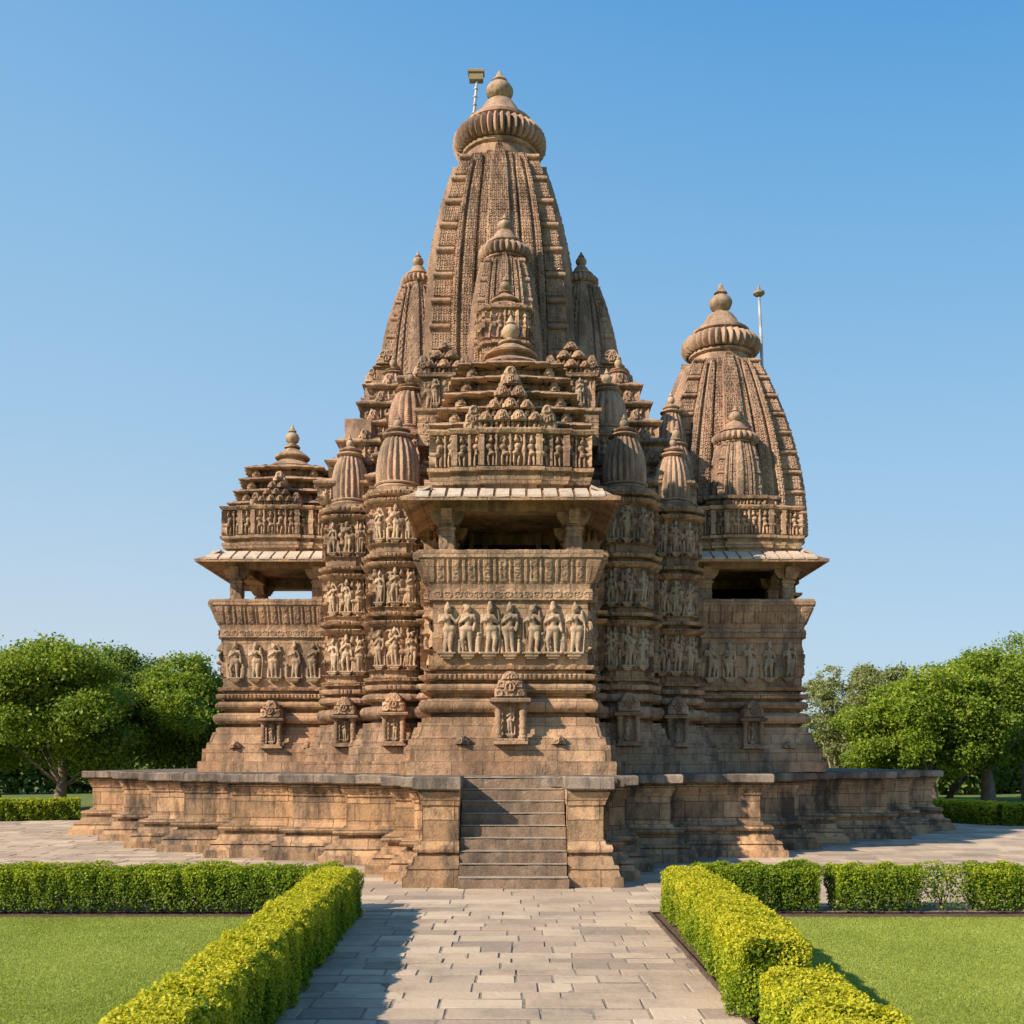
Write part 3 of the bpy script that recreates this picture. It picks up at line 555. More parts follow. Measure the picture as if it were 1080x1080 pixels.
def balcony(cx, yf, hw, nst, depth, label=None, closed=False, roof=True):
    pl = [(-hw, 0), (hw, 0), (hw, .30), (hw+.12, .30), (hw+.12, depth), (-hw-.12, depth), (-hw-.12, .30), (-hw, .30)]
    wall = MB(); loft(wall, pl, base+[(4.3, 1, 0), (4.31, 1, .02), (5.32, 1, .02)], cx, yf, du=.035, dz=.035,
                      h=lambda g: hb(g)+np.where(g['e'] % 8 == 0, 0, 1)*figures(g, 4.35, 5.25, .42, .10)+wob(g)*(g['z'] > 4.1))
    o = wall.build('balcony_bay', 'stone', T)
    if label: o['label'] = label
    par = MB(); hp = lambda g: scroll(g, 5.37, 5.53, .02)+np.where((g['z'] > 5.68) & (g['z'] < 6.12), np.where(np.abs(cells(g, .3)[0]) > .42, .022, 0)-np.where((np.abs(cells(g, .3)[0]) > .36) & (np.abs(cells(g, .3)[0]) < .40), .012, 0)+np.where(np.abs(cells(g, .3)[0]) < .22, .018, 0)+np.where(np.abs(cells(g, .3)[0]) < .20, scroll(g, 5.75, 6.07, .015), 0), 0)
    loft(par, pl, [(5.32, 1, .03), (5.34, 1, .09), (5.56, 1, .09), (5.57, 1, .04), (5.64, 1, .06), (6.15, 1, .25), (6.16, 1, .29), (6.29, 1, .30), (6.31, 1, .27)], cx, yf, du=.02, dz=.02, h=hp, caps=True)
    par.build('parapet', 'carved', o)
    for k in range(nst):
        x = cx+(k-(nst-1)/2)*(2*hw-.12)/nst*1.0
        statue(o, x, yf-.07, 4.27, 1.02 if nst > 5 else .95, random.uniform(-.15, .15), kind=(k*5+nst*3+int(cx > 0)*4+int(cx < -1)*7) % 12, sx=1.12)
    niche(o, cx, yf-.30, 2.43, .93 if nst > 5 else .80)
    for sx in (-1, 1):                                     # tiny carved tufts on the plinth
        g = MB(); gable(g, cx+sx*(.95), yf-.36, 2.44, .3, .18, .14); g.build('plinth_carving', 'carved', o)
    for sx in (-1, 1):
        for yy in ((.34, depth-.5) if not closed else (.34, 1.9)): column(cx+sx*(hw-.26), yf+yy, 6.29, 7.2, .15, o)
    g = MB(); g.box(cx-hw-.02, cx+hw+.02, yf+.14, yf+.54, 7.18, 7.42); g.box(cx-hw-.02, cx-hw+.42, yf+.545, yf+depth-.1, 7.18, 7.42); g.box(cx+hw-.42, cx+hw+.02, yf+.545, yf+depth-.1, 7.18, 7.42)
    g.box(cx-hw+.425, cx+hw-.425, yf+depth-.45, yf+depth-.1, 7.18, 7.42); g.box(cx-hw-.03, cx+hw+.03, yf+.13, yf+depth-.05, 7.425, 7.5)
    g.build('lintel', 'carved', o)
    epl = [(-hw-.02, .12), (hw+.02, .12), (hw+.02, depth), (-hw-.02, depth)]
    eave(o, epl, cx, yf, 7.52, .60, .30)
    # upper wall with frieze of figures
    up = [(-.55, .02), (.55, .02), (.55, .10), (hw-.45, .10), (hw-.45, .18), (hw, .18), (hw, depth), (-hw, depth), (-hw, .18), (-hw+.45, .18), (-hw+.45, .10), (-.55, .10)]
    g = MB(); loft(g, up, [(7.5, 1, -.02), (7.68, 1, -.02), (7.70, 1, .06), (7.84, 1, .10), (7.86, 1, .02), (7.93, 1, .02), (7.95, 1, .13), (8.02, 1, .14), (8.03, 1, .0), (8.70, 1, 0), (8.71, 1, .10), (8.77, 1, .14), (8.80, 1, .14), (8.81, 1, 0)],
                   cx, yf+.02, du=.022, dz=.022, h=lambda g: figures(g, 8.03, 8.70, .30, .12, .09))
    g.build('frieze', 'carved', o)
    if not roof: return o
    cyc = yf+2.15; big = nst > 5; g = MB(); nT = 5 if big else 4; dzT = .365 if big else .355; zc = 8.80+nT*dzT; ht = 1.0 if big else .96
    for k in range(nT):
        f = k/(nT-1); hk = hw-(hw-ht)*f-.02; z0 = 8.80+k*dzT
        s_ = star(hk*.35, hk+.10, hk*.68, hk+.04, hk-.02)
        loft(g, s_, [(z0, 1, -.14), (z0+.19, 1, -.14), (z0+.20, 1, .10), (z0+.225, 1, .17), (z0+.25, 1, .16), (z0+dzT-.005, 1, -.08), (z0+dzT+.002, 1, -.14)], cx, cyc, du=.05, dz=.05,
             h=lambda g: np.where(g['z'] < z0+.17, scroll(g, z0, z0+.17, .03), 0))
        for sx in (-1, 1):                                  # small gables riding on the tiers
            if k < 5: gable(g, cx+sx*(hk*.83), cyc-hk+.04, z0+.0, .24, .22, .12)
    o2 = g.build('stepped_roof', 'carved', o)
    g = MB(); yg = yf+.12; q = 1. if big else .72; cluster(g, cx, yg, 8.81, 1.36*q, 1.2*q); gable(g, cx-.74*q, yg+.1, 8.81, .42*q, .5*q, .2); gable(g, cx+.74*q, yg+.1, 8.81, .42*q, .5*q, .2)
    gable(g, cx, yg+.5, 8.8+.95*q, .5*q, .5*q, .2)
    g.build('pediment', 'carved', o)
    g = MB(); q = .86 if big else .70; lathe(g, [(.0, zc-.1), (q*.8, zc-.1), (q*.84, zc), (q*.84, zc+.08), (q*.7, zc+.10)], cx, cyc, 36); g.build('roof_neck', 'carved', o)
    finial_stack(o, cx, cyc, zc+.06, q, .72, .19, .62)
    return o

CB = balcony(-.03, 21.0, 1.55, 7, 3.9, closed=True)
LW = balcony(-6.2, 27.3, 1.34, 5, 3.6)
RW = balcony(6.2, 27.3, 1.34, 5, 3.9, closed=True, roof=False)

# --- body of the temple: stepped walls with three rows of figures
bandz = [(4.17, 5.2), (5.62, 6.55), (7.08, 8.0)]
def shaft():
    lv = list(base)
    for k, (a, b) in enumerate(bandz):
        lv += [(a, 1, 0), (b, 1, 0), (b+.01, 1, .05), (b+.06, 1, .12), (b+.12, 1, .17), (b+.125, 1, -.05)]
        if k < 2: lv += [(b+.23, 1, -.06), (b+.235, 1, .13), (b+.31, 1, .16), (b+.34, 1, .0)]
        else: lv += [(b+.20, 1, -.05), (b+.22, 1, .12), (b+.32, 1, .14), (b+.34, 1, 0)]
    return lv
SH = shaft()
def cut(lv, a, b):
    out = []
    for p, q in zip(lv[:-1], lv[1:]):
        for c in (a, b):
            pass
        z0, z1 = p[0], q[0]
        if z1 < a or z0 > b: continue
        f = lambda z: (z, 1, p[2]+(q[2]-p[2])*((z-z0)/(z1-z0) if z1 > z0 else 0))
        u, v = f(max(z0, a)), f(min(z1, b))
        if not out or out[-1] != u: out.append(u)
        if v != u: out.append(v)
    return out
def hollow(mb, side, front, notch, lv, za, zb, **k):        # walls with a dark chamber behind the front face between two heights
    loft(mb, side+front, cut(lv, lv[0][0], za), **k); loft(mb, side+notch, cut(lv, za, zb), **k); loft(mb, side+front, cut(lv, zb, 99), **k)
def hfig(g, sp=.36, d=.15):
    m = hb(g)
    for a, b in bandz: m = m+figures(g, a, b-.02, sp, d, .06)+dent(g, b+.05, b+.11, .09, .03)+dent(g, b+.24, b+.31, .11, .03)-np.where((g['z'] > a) & (g['z'] < b), .04, 0)
    return m
body = [(2.0, 23.7), (2.0, 24.5), (3.35, 24.5), (3.35, 25.9), (4.62, 25.9), (4.62, 38), (-4.62, 38), (-4.62, 25.9), (-3.35, 25.9), (-3.35, 24.5), (-2.0, 24.5), (-2.0, 23.7)]
g = MB(); hollow(g, body, [], [(-1.2, 23.7), (-1.2, 27.5), (1.2, 27.5), (1.2, 23.7)], SH+[(8.5, 1, 0)], 6.1, 7.45, du=.04, dz=.04, h=hfig)
BW = g.build('temple_body', 'carved', T)
g = MB()       # inner doorway frames of the front balcony
for x in (-.95, -.62, .62, .95): g = MB(); g.bbox(x-.06, x+.06, 24.3, 24.42, 6.05, 7.45, .01); g.build('door_post', 'tower', BW)
# right chapel behind the right balcony
g = MB(); hollow(g, [(8.05, 29.6), (8.05, 34.5), (4.5, 34.5), (4.5, 29.6)], [], [(4.9, 29.6), (4.9, 33.8), (7.6, 33.8), (7.6, 29.6)], SH+[(8.5, 1, 0)], 6.1, 7.45, du=.05, dz=.05, h=hfig); g.build('chapel_wall', 'carved', T)

def dome(mb, x, y, z0, z1, r, ribs=20):                    # ribbed bell-shaped top of a turret
    H = z1-z0; th = 72
    for a, b, rr in ((0, .05, 1.12), (.06, .11, 1.04), (.12, .16, 1.08)): lathe(mb, [(0, z0+a*H), (rr*r*.97, z0+a*H), (rr*r, z0+(a+b)/2*H), (rr*r*.97, z0+b*H), (0, z0+b*H)], x, y, 32)
    p = [(.98, .16), (1.03, .25), (1.03, .38), (1.0, .50), (.93, .64), (.82, .77), (.68, .88), (.58, .93), (.5, .94)]
    zz = np.linspace(.16, .94, 40); rr = np.interp(zz, [b for a, b in p], [a for a, b in p])*(1-.022*(np.arange(40) % 2))
    lathe(mb, [(a*r, z0+b*H) for a, b in zip(rr, zz)], x, y, ribs*4, ribs, .12)
    p = [(.5, .93), (.66, .945), (.72, .965), (.66, .99), (.5, 1.0), (.42, 1.03), (.55, 1.045), (.58, 1.065), (.4, 1.09), (.25, 1.12), (0, 1.12)]
    lathe(mb, [(a*r, z0+b*H) for a, b in p], x, y, 32)
def turret(x, y, r, label=None):
    g = MB(); pl = star(r*.42, r, r*.66, r*.90, r*.78)
    loft(g, pl, [(z, 1, o_*(.62 if z < 3.05 else .85)) for z, _, o_ in SH]+[(8.42, 1, 0)], x, y, du=.026, dz=.026, h=lambda g: hfig(g, .27, .12))
    o = g.build('turret', 'carved', T)
    if label: o['label'] = label
    g = MB(); dome(g, x, y, 8.36, 9.78, r*.86); d = g.build('dome', 'tower', o)
    g = MB(); kalasha(g, x, y, 9.9, r*.17, .38); g.build('finial', 'statue', d)
    for a, b in bandz:
        statue(o, x, y-r-.04, a+.12, (b-a)*.88, random.uniform(-.2, .2))
        for sx in (-1, 1): statue(o, x+sx*r*.60, y-r*.90-.06, a+.12, (b-a)*.80, sx*.35)
    niche(o, x, y-r-.16, 2.45, .78)
    return o
for sx in (-1, 1):
    turret(sx*2.66-.02, 24.55, .60); turret(sx*4.03-.02, 26.1, .55)

# --- spires (curved towers)
def spire_prof(z0, z1, w0, w1, k=16, pw=1.9):
    return [(z0+(z1-z0)*t, (w1+(w0-w1)*(1-t**pw))/w0, 0) for t in np.linspace(0, 1, k)]
def spire(x, y, z0, z1, w0, w1, am, fin, name='spire', label=None, du=.035, nb=9, pw=1.9, parent=T, ribs=30, mat='tower'):
    g = MB(); pl = star(w0*.28, w0*1.0, w0*.60, w0*.91, w0*.85)
    lv = spire_prof(z0, z1, w0, w1, 24, pw); bh = (z1-z0)/nb
    def h(g):
        e = g['e'] % 9; kar = np.isin(e, (4, 5)); f = np.modf((g['z']-z0)/bh)[0]
        gv = gav(g, .15, .105, .030*min(1, w0/1.6)+.012)
        band = np.where(f > .80, .075*w0/2.3*np.sin((f-.8)/.2*math.pi*1)**.5, np.where(f > .70, -.05*w0/2.3, np.where((f < .08), -.04*w0/2.3, gv*.9)))
        m = np.where(kar, band, gv)
        s = g['s']; m = np.where((e == 0) & ((np.abs(s-.5) < .03)), m+.02, m)
        m = np.where(((e == 3) | (e == 6) | (e == 1) | (e == 8)) , gv*.6, m)
        # deep groove between the strips
        m = np.where(((e == 2) & (s > .88)) | ((e == 7) & (s < .12)) | ((e == 3) & (s > .5)) | ((e == 4) & (s < .08)) | ((e == 6) & (s < .5)) | ((e == 5) & (s > .92)), -.06*w0/2.3, m)
        m = np.where(((e == 2) & (np.abs(s-.45) < .06)) | ((e == 7) & (np.abs(s-.55) < .06)), m-.05*w0/2.3, m)
        return m
    loft(g, pl, lv, x, y, du=du, dz=du, h=h); o = g.build(name, mat, parent)
    if label: o['label'] = label
    # central leaf-shaped offsets rising over the shoulder
    g = MB(); Ht = z1-z0
    for q in range(4):
        c, s = [(1, 0), (0, 1), (-1, 0), (0, -1)][q]
        for (xc, hwid, zt, dd) in ((-.0, .17, 1.03, .06), (.40, .085, .99, .03), (-.40, .085, .99, .03), (.56, .05, .97, .02), (-.56, .05, .97, .02)):
            n = int(Ht*zt/du); na = max(6, int(hwid*w0*2/du)); t = np.linspace(0, zt, n+1)[:, None]; aa = np.linspace(-1, 1, na+1)[None, :]
            wz = w1+(w0-w1)*(1-np.minimum(t, 1)**pw); ext = np.where(t > zt-.12, np.sqrt(np.clip(1-((t-(zt-.12))/.12)**2, 0, 1)), 1.)
            hwz = hwid*wz*np.maximum(ext, .02); r = wz*(1.0 if xc == 0 else .93)+dd*w0/2.3+.02; z = z0+Ht*t+0*aa
            bul = .05*w0/2.3*np.sqrt(np.clip(1-aa**4, 0, 1)); net = gav(dict(u=xc*9+aa*hwid*w0, z=z), .15, .105, .03*min(1, w0/1.6)+.012)
            rr = r+bul+net*np.where(np.abs(aa) > .93, 0, 1); rr = np.where(np.abs(aa) > .995, r-.12*w0, rr); xx = xc*wz+aa*hwz
            V = np.stack([x+xx*c+rr*s, y+xx*s-rr*c, z], 2).reshape(-1, 3)
            i, j = np.meshgrid(np.arange(n), np.arange(na), indexing='ij'); a = (i*(na+1)+j).ravel(); g.add(V, np.stack([a, a+1, a+na+2, a+na+1], 1))
    g.build('rib', mat, o)
    g = MB(); loft(g, circle(w1*.88, 40), [(z1-.3*w1, 1, 0), (z1+.10*am[2], 1, -.02*am[2]), (am[0]+.02, 1, -.06)], x, y)
    amalaka(g, x, y, am[0], am[1], am[2], ribs); a = g.build('ribbed_disc', 'tower', o)
    g = MB(); kalasha(g, x, y, am[1]-.01, fin[0], fin[1]); g.build('finial', 'statue', a)
    return o
TX = -.38
MS = spire(TX, 32.0, 12.4, 20.1, 2.30, 1.28, (20.5, 22.25, 1.44), (.40, 1.05), label='tallest spire above the sanctum', du=.024, nb=10, ribs=42, pw=2.9)
for sx in (-1, 1): spire(TX+sx*2.5, 32.0, 12.6, 16.55, 1.22, .50, (16.6, 17.25, .54), (.16, .5), nb=7, du=.035, ribs=22, pw=2.0)
spire(-.2, 29.3, 12.4, 16.0, .98, .62, (16.05, 16.95, .76), (.19, .55), nb=6, du=.024, ribs=26, pw=2.8)
# small shrine spire in front of it
g = MB(); loft(g, star(.28, .66, .46, .60, .54), [(12.3, 1, .1), (12.5, 1, .1), (12.52, 1, 0), (13.0, 1, 0), (13.02, 1, .08), (13.1, 1, .08), (13.12, 1, 0), (13.9, 1, 0), (13.92, 1, .1), (14.0, 1, .12), (14.02, 1, -.1), (14.15, 1, -.12)], -.18, 27.9, du=.03, dz=.03,
               h=lambda g: figures(g, 13.15, 13.88, .25, .09, .08)+scroll(g, 12.55, 13.0, .03))
o = g.build('shrine_block', 'carved', T); finial_stack(o, -.18, 27.9, 14.1, .56, .55, .14, .45)
# right tower
spire(6.2, 31.0, 8.5, 13.75, 2.28, 1.02, (14.0, 15.35, 1.17), (.32, .98), label='shorter spire over the right balcony', du=.026, nb=9, ribs=34, pw=1.95)
g = MB(); loft(g, star(.5, 1.0, .8, .93, .86), [(8.5, 1, .1), (8.62, 1, .1), (8.63, 1, 0), (9.1, 1, 0), (9.12, 1, .1), (9.2, 1, .12), (9.22, 1, 0)], 6.2, 28.9, du=.03, dz=.03, h=lambda g: figures(g, 8.66, 9.08, .22, .08, .08))
g.build('shrine_block', 'carved', T)
spire(6.2, 29.0, 9.2, 10.85, .70, .47, (10.85, 11.5, .66), (.16, .52), nb=4, du=.03, ribs=24, pw=2.3)

# --- roof mass: receding storeys between balcony roof and main tower
def tier(k):
    z0 = 8.5+k*.66; yf = 24.9+k*.50; hx = 4.55-.19*k; a, b = 1.9, 3.2-.1*k
    return [(-a, yf), (a, yf), (a, yf+.45), (b, yf+.45), (b, yf+1.0), (hx, yf+1.0), (hx, 36.5-.2*k), (-hx, 36.5-.2*k), (-hx, yf+1.0), (-b, yf+1.0), (-b, yf+.45), (-a, yf+.45)], z0
for k in range(6):
    pl, z0 = tier(k); g = MB()
    loft(g, pl, [(z0-.02, 1, 0), (z0+.08, 1, .08), (z0+.1, 1, 0), (z0+.42, 1, 0), (z0+.43, 1, .08), (z0+.48, 1, .16), (z0+.52, 1, .17), (z0+.56, 1, .10), (z0+.65, 1, -.06)], -.2, 0, du=.045, dz=.04,
         h=lambda g: figures(g, z0+.11, z0+.42, .26, .09, .1))
    for (xa, ya), (xb, yb) in zip(pl[:-1], pl[1:]):         # little gables standing on the cornice
        if ya == yb and ya < 33:
            n = max(1, int((xb-xa)/.7)); 
            for i in range(n): gable(g, -.2+xa+(i+.5)*(xb-xa)/n, ya+.06, z0+.50, .36, .34, .2)
    g.build('roof_storey', 'carved', T)
for x, wd in ((-3.95, .62),):                   # plain slab blocks at the shoulders
    g = MB(); g.bbox(x-wd/2-.05, x+wd/2, 26.9, 28.6, 9.6, 10.95 if x < 0 else 11.2, .02); g.build('shoulder_block', 'tower', T)
# niches with figures and gables either side
for x in (-1.62, 1.42):
    g = MB(); loft(g, rect(x-.52, x+.52, 24.9, 27), [(9.6, 1, .12), (10.35, 1, .12), (10.4, 1, .18), (10.48, 1, .18), (10.5, 1, 0), (11.25, 1, 0), (11.26, 1, .1), (11.34, 1, .12), (11.36, 1, 0), (11.5, 1, -.1)], du=.03, dz=.03,
                   h=lambda g: scroll(g, 9.7, 10.3, .03)+figures(g, 10.5, 11.25, 1.04/3.2, .05, .08))
    cluster(g, x, 24.98, 11.36, 1.05, .8, 3); gable(g, x-.5, 25.05, 11.36, .4, .45, .2); gable(g, x+.5, 25.05, 11.36, .4, .45, .2)
    o = g.build('upper_niche', 'carved', T)
    for q in (-.2, .2): statue(o, x+q, 24.8, 10.6, .62, 0)
# secondary ribbed turrets among the storeys
def minispire(x, y, z0, z1, r, zb):
    g = MB(); loft(g, star(r*.45, r*1.05, r*.7, r*.95, r*.85), [(zb, 1, 0), (z0-.12, 1, 0), (z0-.1, 1, .08), (z0, 1, .08), (z0+.02, 1, 0)], x, y, du=.03, dz=.03, h=lambda g: figures(g, z0-.85, z0-.15, .22, .07, .08)+scroll(g, zb, z0-.86, .02))
    o = g.build('small_turret', 'carved', T); g = MB(); dome(g, x, y, z0, z1, r, 16); d = g.build('dome', 'tower', o)
    g = MB(); kalasha(g, x, y, z1+.1*(z1-z0), r*.24, .42); g.build('finial', 'statue', d)
for x, y, z0, z1, r, zb in ((-2.55, 26.0, 10.15, 11.35, .52, 8.4), (2.36, 26.0, 10.15, 11.35, .52, 8.4), (4.45, 29.2, 10.5, 11.9, .42, 8.4), (4.3, 27.3, 9.3, 10.4, .42, 8.4),
                            (-3.3, 29.0, 11.9, 12.9, .4, 10.5), (2.95, 29.0, 11.9, 12.9, .4, 10.5)): minispire(x, y, z0, z1, r, zb)
for sx in (-1, 1):
    for k, (dx, zt) in enumerate(((1.55, 13.2), (1.95, 12.9))):
        g = MB(); x = TX+sx*(dx+1.7); loft(g, rect(x-.32, x+.32, 30.2+k*.6, 33), [(11.8, 1, 0), (zt-.2, 1, 0), (zt-.18, 1, .1), (zt-.1, 1, .12), (zt-.08, 1, 0), (zt+.3, 1, 0), (zt+.31, 1, .08), (zt+.4, 1, .0)], du=.04, dz=.04,
                     h=lambda g: figures(g, zt-.95, zt-.2, .25, .08, .08)+scroll(g, zt-.06, zt+.3, .03)); gable(g, x, 30.25+k*.6, zt+.38, .6, .42, .2); g.build('corner_shrine', 'carved', T)

# --- mast with lamp box beside the tallest finial, and the thin mast on the right tower
fp = empty('mast', (-1.28, 32.6, 20.9), 'leaning pale pole carrying a brown box beside the top of the tallest spire', 'mast', 'masts on the spires')
g = MB(); tube(g, [(-1.28, 32.6, 20.9), (-1.2, 32.6, 22.2), (-1.1, 32.6, 23.35)], [.05, .045, .04]); 
for z in np.arange(21.6, 23.2, .25): tube(g, [(-1.3+(z-20.9)*.078, 32.6, z), (-1.3+(z-20.9)*.078, 32.6, z+.03)], [.07, .07])
g.build('pole', 'metal', fp)
g = MB(); g.bbox(-1.34, -.90, 32.5, 32.72, 23.35, 23.56, .02); g.bbox(-1.38, -.86, 32.46, 32.76, 23.555, 23.68, .03); g.build('lamp_box', 'lampbox', fp)
fp = empty('mast', (7.42, 31, 13.0), 'thin grey pole with a small cap on the shorter right spire', 'mast', 'masts on the spires')
g = MB(); tube(g, [(7.46, 31, 13.0), (7.40, 31, 14.8), (7.34, 31, 15.95)], [.05, .045, .04]); g.build('pole', 'metal', fp)
g = MB(); lathe(g, [(0, 15.93), (.10, 15.93), (.17, 15.99), (.16, 16.05), (.05, 16.09), (.02, 16.25), (0, 16.27)], 7.34, 31, 16); g.build('cap', 'lampbox', fp)

# ================================================================= HEDGES
def hedge(label, p0, p1, wd, H, dens, ls, yel=.65, sparse=None, core=True, group='clipped hedges'):
    p0 = np.array(p0, float); p1 = np.array(p1, float); d = p1-p0; L = np.hypot(*d); t = d/L; nr = np.array((t[1], -t[0]))
    root = empty('hedge', (*((p0+p1)/2), 0), label, 'hedge', group)
    c0 = np.array([*((p0+p1)/2), 0])
    n = int(dens*(L*(wd+2*H)+2*wd*H)); k = rng.random(n)*(L*(wd+2*H)+2*wd*H)
    A = L*wd; B = L*H; u = rng.random(n); v = rng.random(n)
    s = np.where(k < A+2*B, u*L, 0.); q = np.zeros(n); z = np.zeros(n); Nn = np.zeros((n, 3))
    top = k < A; s1 = (k >= A) & (k < A+B); s2 = (k >= A+B) & (k < A+2*B); e = k >= A+2*B
    q[top] = (v[top]-.5)*wd; z[top] = H; Nn[top, 2] = 1
    v = np.sqrt(v)*1.0 if not core else v
    q[s1] = wd/2; z[s1] = v[s1]*H; Nn[s1, :2] = nr; q[s2] = -wd/2; z[s2] = v[s2]*H; Nn[s2, :2] = -nr
    e1 = e & (u < .5); e2 = e & ~e1; uu = rng.random(n); s[e1] = 0; s[e2] = L; Nn[e1, :2] = -t; Nn[e2, :2] = t; q[e] = (uu[e]-.5)*wd; z[e] = v[e]*H
    depth = rng.exponential(.028, n)
    lump = .035*np.sin(s*5.1+q*3)*np.sin(z*6+s*2.3+1)+.03*np.sin(s*11.3+q*9+z*8)+.015*np.sin(s*27+q*21)
    rq = .10                                                 # rounded shoulders
    edge = np.clip((np.abs(q)-(wd/2-rq))/rq, 0, 1)*np.clip((z-(H-rq))/rq, 0, 1)
    P2 = np.stack([s, q, z], 1); Nl = np.stack([Nn[:, :2]@t, Nn[:, :2]@nr, Nn[:, 2]], 1); P2 = P2-Nl*(depth-lump)[:, None]
    P2[:, 1] -= np.sign(q)*edge*.05; P2[:, 2] -= edge*.05; P2 += rng.normal(size=(n, 3))*.008
    keep = P2[:, 2] > .01+.05*(1+np.sin(s*17)*np.sin(s*7.1))*.5
    if not core:
        keep &= rng.random(n) < np.clip(.80+z/H*.6+.25*np.sin(s*3.7)*np.sin(s*9.1), 0, 1)
    if sparse: 
        for a, b in sparse: keep &= ~((s > a) & (s < b) & (rng.random(n) < .72+.3*np.sin(s*15)*np.sin(z*14)))
    P2 = P2[keep]; Nn = Nn[keep]; m = len(P2); depth = depth[keep]
    W = np.stack([p0[0]+t[0]*P2[:, 0]+nr[0]*P2[:, 1], p0[1]+t[1]*P2[:, 0]+nr[1]*P2[:, 1], P2[:, 2]], 1)
    Nr = Nn*.7+rng.normal(size=(m, 3))*.6+np.array((0, 0, .35))
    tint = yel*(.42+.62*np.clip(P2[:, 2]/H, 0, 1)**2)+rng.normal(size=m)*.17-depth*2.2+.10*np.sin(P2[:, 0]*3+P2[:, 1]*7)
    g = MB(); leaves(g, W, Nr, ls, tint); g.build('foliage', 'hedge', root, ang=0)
    # stems, and a dense inner mass of older leaves
    g = MB()
    for j in range(3):
        w2 = rng.normal(size=4)*.06; tube(g, [(0, 0, -.02), (w2[0], w2[1], H*.4), (w2[0]+w2[2], w2[1]+w2[3], H*.85)], [.009, .006, .003], 4)
    sm_ = g.mesh('stem'); sm_.materials.append(M['twig'])
    for i in range(min(60, int(L/.3))):
        b = random.uniform(-.3, .3)*wd; o = p0+t*min((i+random.random())*.3, L-.03)+nr*b; link('stem', sm_, root, (o[0], o[1], 0), None, random.random()*6)
    n2 = int(dens*L*wd*H*(5 if core else 2.6)); s = rng.random(n2)*L; q = (rng.random(n2)-.5)*wd*.8; z = .03+rng.random(n2)**(.9 if core else .8)*(H-.07)
    if sparse:
        kk = np.ones(n2, bool)
        for a, b in sparse: kk &= ~((s > a) & (s < b) & (rng.random(n2) < .8))
        s, q, z = s[kk], q[kk], z[kk]; n2 = len(s)
    W = np.stack([p0[0]+t[0]*s+nr[0]*q, p0[1]+t[1]*s+nr[1]*q, z], 1)
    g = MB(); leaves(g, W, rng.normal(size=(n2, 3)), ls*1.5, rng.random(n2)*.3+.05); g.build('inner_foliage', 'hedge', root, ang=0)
    return root
hedge('long clipped yellow-green hedge running along the left edge of the stone path', (-2.36, 14.25), (-1.98, 3.6), .56, .66, 9500, .029, 1.12)
hedge('straight green hedge crossing behind the left lawn, yellow on top', (-15, 14.62), (-2.45, 14.62), .55, .64, 4600, .034, .62, core=False)
hedge('far yellow hedge block at the head of the right path edge, nearest the temple steps', (2.35, 14.35), (2.32, 11.2), .58, .66, 9500, .029, 1.12)
hedge('middle yellow hedge block on the right path edge, the longest of the three', (2.32, 11.15), (2.12, 8.45), .60, .68, 9500, .029, 1.12)
hedge('near yellow hedge block at the bottom right beside the lawn corner', (2.10, 7.65), (1.98, 3.8), .56, .60, 10500, .028, 1.12)
hedge('short green hedge behind the right lawn, joined to the path hedge corner', (2.6, 14.7), (4.28, 14.7), .55, .66, 5000, .034, .55, core=False)
hedge('green hedge behind the right lawn beyond the narrow gap, thin and bare in places', (4.50, 14.7), (14, 14.7), .55, .65, 4600, .034, .62, sparse=((1.2, 1.95), (4.2, 4.6)), core=False)
# far hedges around the plaza
hedge('distant low hedge at the left edge of the plaza under the big trees', (-30, 31.2), (-15.6, 37.6), .9, .75, 900, .08, .8)
hedge('distant low hedge at the right edge of the plaza, turning side', (14.6, 37.8), (16.0, 34.2), .9, .75, 900, .08, 1.0)
hedge('distant low hedge running off to the right from the plaza corner', (16.1, 34.3), (30, 29.5), .9, .72, 900, .08, .8)

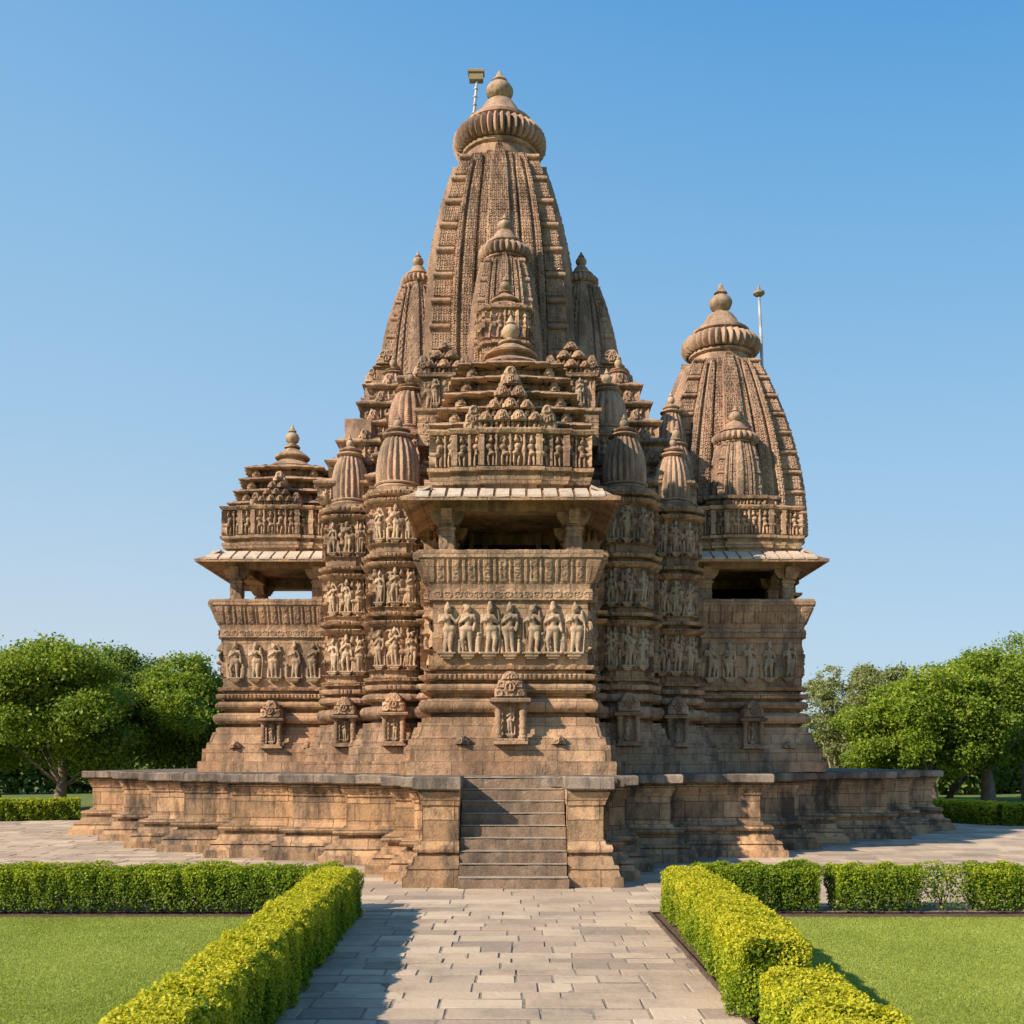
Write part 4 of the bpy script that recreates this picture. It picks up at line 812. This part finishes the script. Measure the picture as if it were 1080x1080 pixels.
# ================================================================= TREES
def tree(label, x, y, H, rx, mat='leaf', n=26000, ls=.22, trunk=.28, hb_=.28, seed=1, bark='bark', clumps=34, loose=1., group=None, sk=1.):
    r = np.random.default_rng(seed); root = empty('tree', (x, y, 0), label, 'tree', group); n = int(n*1.5)
    zb = H*hb_; cz = (H+zb)/2; rz = (H-zb)/2
    g = MB(); limbs = []
    lean = r.normal(size=2)*.3
    tp = [(x, y, -.1), (x+lean[0]*.3, y+lean[1]*.3, zb*.6), (x+lean[0]*.7, y+lean[1]*.7, zb*1.1), (x+lean[0], y+lean[1], H*.7)]
    tube(g, tp, [trunk*1.35, trunk, trunk*.8, trunk*.15], 12)
    dirs = r.normal(size=(clumps, 3)); dirs /= np.linalg.norm(dirs, axis=1)[:, None]; rad = r.random(clumps)**.38
    cc = np.stack([dirs[:, 0]*rx*rad, dirs[:, 1]*rx*rad, dirs[:, 2]*rz*rad], 1)*.86
    cc[:, 0] *= 1-.25*np.clip(cc[:, 2]/rz, -1, 1); cc += (x+lean[0]*.5, y+lean[1]*.5, cz)
    cr = rx*(.19+.18*r.random(clumps))
    for i in range(0, clumps, 2):
        s = tp[2] if cc[i, 2] < cz else ((tp[2][0]+tp[3][0])/2, (tp[2][1]+tp[3][1])/2, (tp[2][2]+tp[3][2])/2)
        s = np.array(s); m = (s+cc[i])/2+np.array((0, 0, -.2)); tube(g, [s-(0, 0, .3), m, cc[i]], [trunk*.38*sk, trunk*.22*sk, trunk*.05], 6)
    g.build('trunk', bark, root)
    i = r.integers(0, clumps, n); d = r.normal(size=(n, 3)); d /= np.linalg.norm(d, axis=1)[:, None]; d[:, 2] = np.abs(d[:, 2])*np.where(r.random(n) < .72, 1, -1)
    rr = cr[i]*(.55+.5*r.random(n)**.6)*(1+.18*np.sin(d[:, 0]*7+i)*np.sin(d[:, 1]*6+i*2))
    P = cc[i]+d*rr[:, None]*np.array((1, 1, .72))
    # tufts: gather leaves towards small sprays
    nt_ = max(60, n//55); tc = P[r.integers(0, n, nt_)]; ti = r.integers(0, nt_, n); P = np.where((r.random(n) < .62)[:, None], tc[ti]+r.normal(size=(n, 3))*np.array((.17, .17, .11))*1.3*loose*rx/3, P); ctt = r.random(nt_)[ti]; d = np.where((P-cc[i])@np.ones((3, 1)) > 1e9, d, d)
    Nr = d*.6+r.normal(size=(n, 3))*.6+(0, 0, .3)
    ct = r.random(clumps)
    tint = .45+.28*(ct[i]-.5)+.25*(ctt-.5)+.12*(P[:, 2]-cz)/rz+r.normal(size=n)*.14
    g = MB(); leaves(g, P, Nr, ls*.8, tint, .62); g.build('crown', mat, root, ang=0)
    return root
def px(p, d): return (p-540)/F*d
TL = 'trees on the left'; TR = 'trees on the right'
tree('broad bright green tree at the far left edge, the tallest on that side', px(62, 43), 43, 7.4, 3.5, 'leaf', 44000, .20, .24, .16, 1, clumps=60, sk=.5)
tree('dark green tree behind the broad one, middle of the left group', px(118, 50), 50, 7.6, 3.6, 'leaf_dark', 36000, .21, .3, .18, 2, clumps=46)
tree('rounded green tree just left of the temple, with light patches', px(196, 49), 49, 6.9, 3.1, 'leaf', 34000, .2, .25, .12, 3, clumps=44)
tree('thin wispy treetop showing above the rounded tree left of the temple', px(186, 56), 56, 8.1, 1.8, 'leaf_pale', 2600, .18, .12, .45, 4, clumps=18)
tree('yellow-green tree cut by the left picture edge', px(-5, 45), 45, 7.0, 3.2, 'leaf_yel', 34000, .2, .28, .22, 5, clumps=44)
tree('dark low tree behind the left temple corner', px(238, 58), 58, 7.2, 3.2, 'leaf_dark', 24000, .23, .25, .1, 6, clumps=36)
tree('pale sparse tree with white forked branches just right of the temple', px(882, 57), 57, 7.4, 2.6, 'leaf_pale', 10000, .18, .2, .1, 7, 'pbark', 34, .7, sk=2)
tree('olive green tree second from the temple on the right', px(927, 56), 56, 7.6, 2.8, 'leaf_pale', 24000, .19, .25, .12, 8, clumps=36)
tree('dense green bushy tree low in front of the olive one', px(945, 51), 51, 5.9, 2.7, 'leaf', 28000, .19, .22, .1, 9, clumps=38)
tree('yellow-green tree in the middle of the right group', px(985, 50), 50, 6.8, 2.9, 'leaf_yel', 30000, .2, .2, .2, 10, clumps=40)
tree('round bright green tree with a thick trunk near the right picture edge', px(1043, 51), 51, 7.7, 3.2, 'leaf', 36000, .2, .30, .2, 11, clumps=46)
tree('tall green tree cut by the right picture edge', px(1085, 58), 58, 9.3, 4.1, 'leaf', 36000, .22, .3, .25, 12, clumps=46)
tree('yellowish tree behind the round ones on the right', px(1000, 56), 56, 7.4, 3.0, 'leaf_yel', 24000, .22, .25, .15, 13, clumps=38)
# far wood
g = MB(); n = 120000; X = (rng.random(n)-.5)*150; base_h = 5.0+1.0*np.sin(X*.31)+.8*np.sin(X*.83+1)+.5*np.sin(X*2.1)
Yd = 68+4*rng.random(n)+2*np.sin(X*.4); Z = rng.random(n)**.8*base_h*(1-.25*(Yd-68)/6)
leaves(g, np.stack([X, Yd, Z], 1), rng.normal(size=(n, 3))+(0, -.5, .4), .5, .3+.2*rng.normal(size=n))
tag(g.build('woodland', 'leaf_dark', ang=0), 'dark belt of woodland seen under and between the trees', 'woodland', kind='stuff')
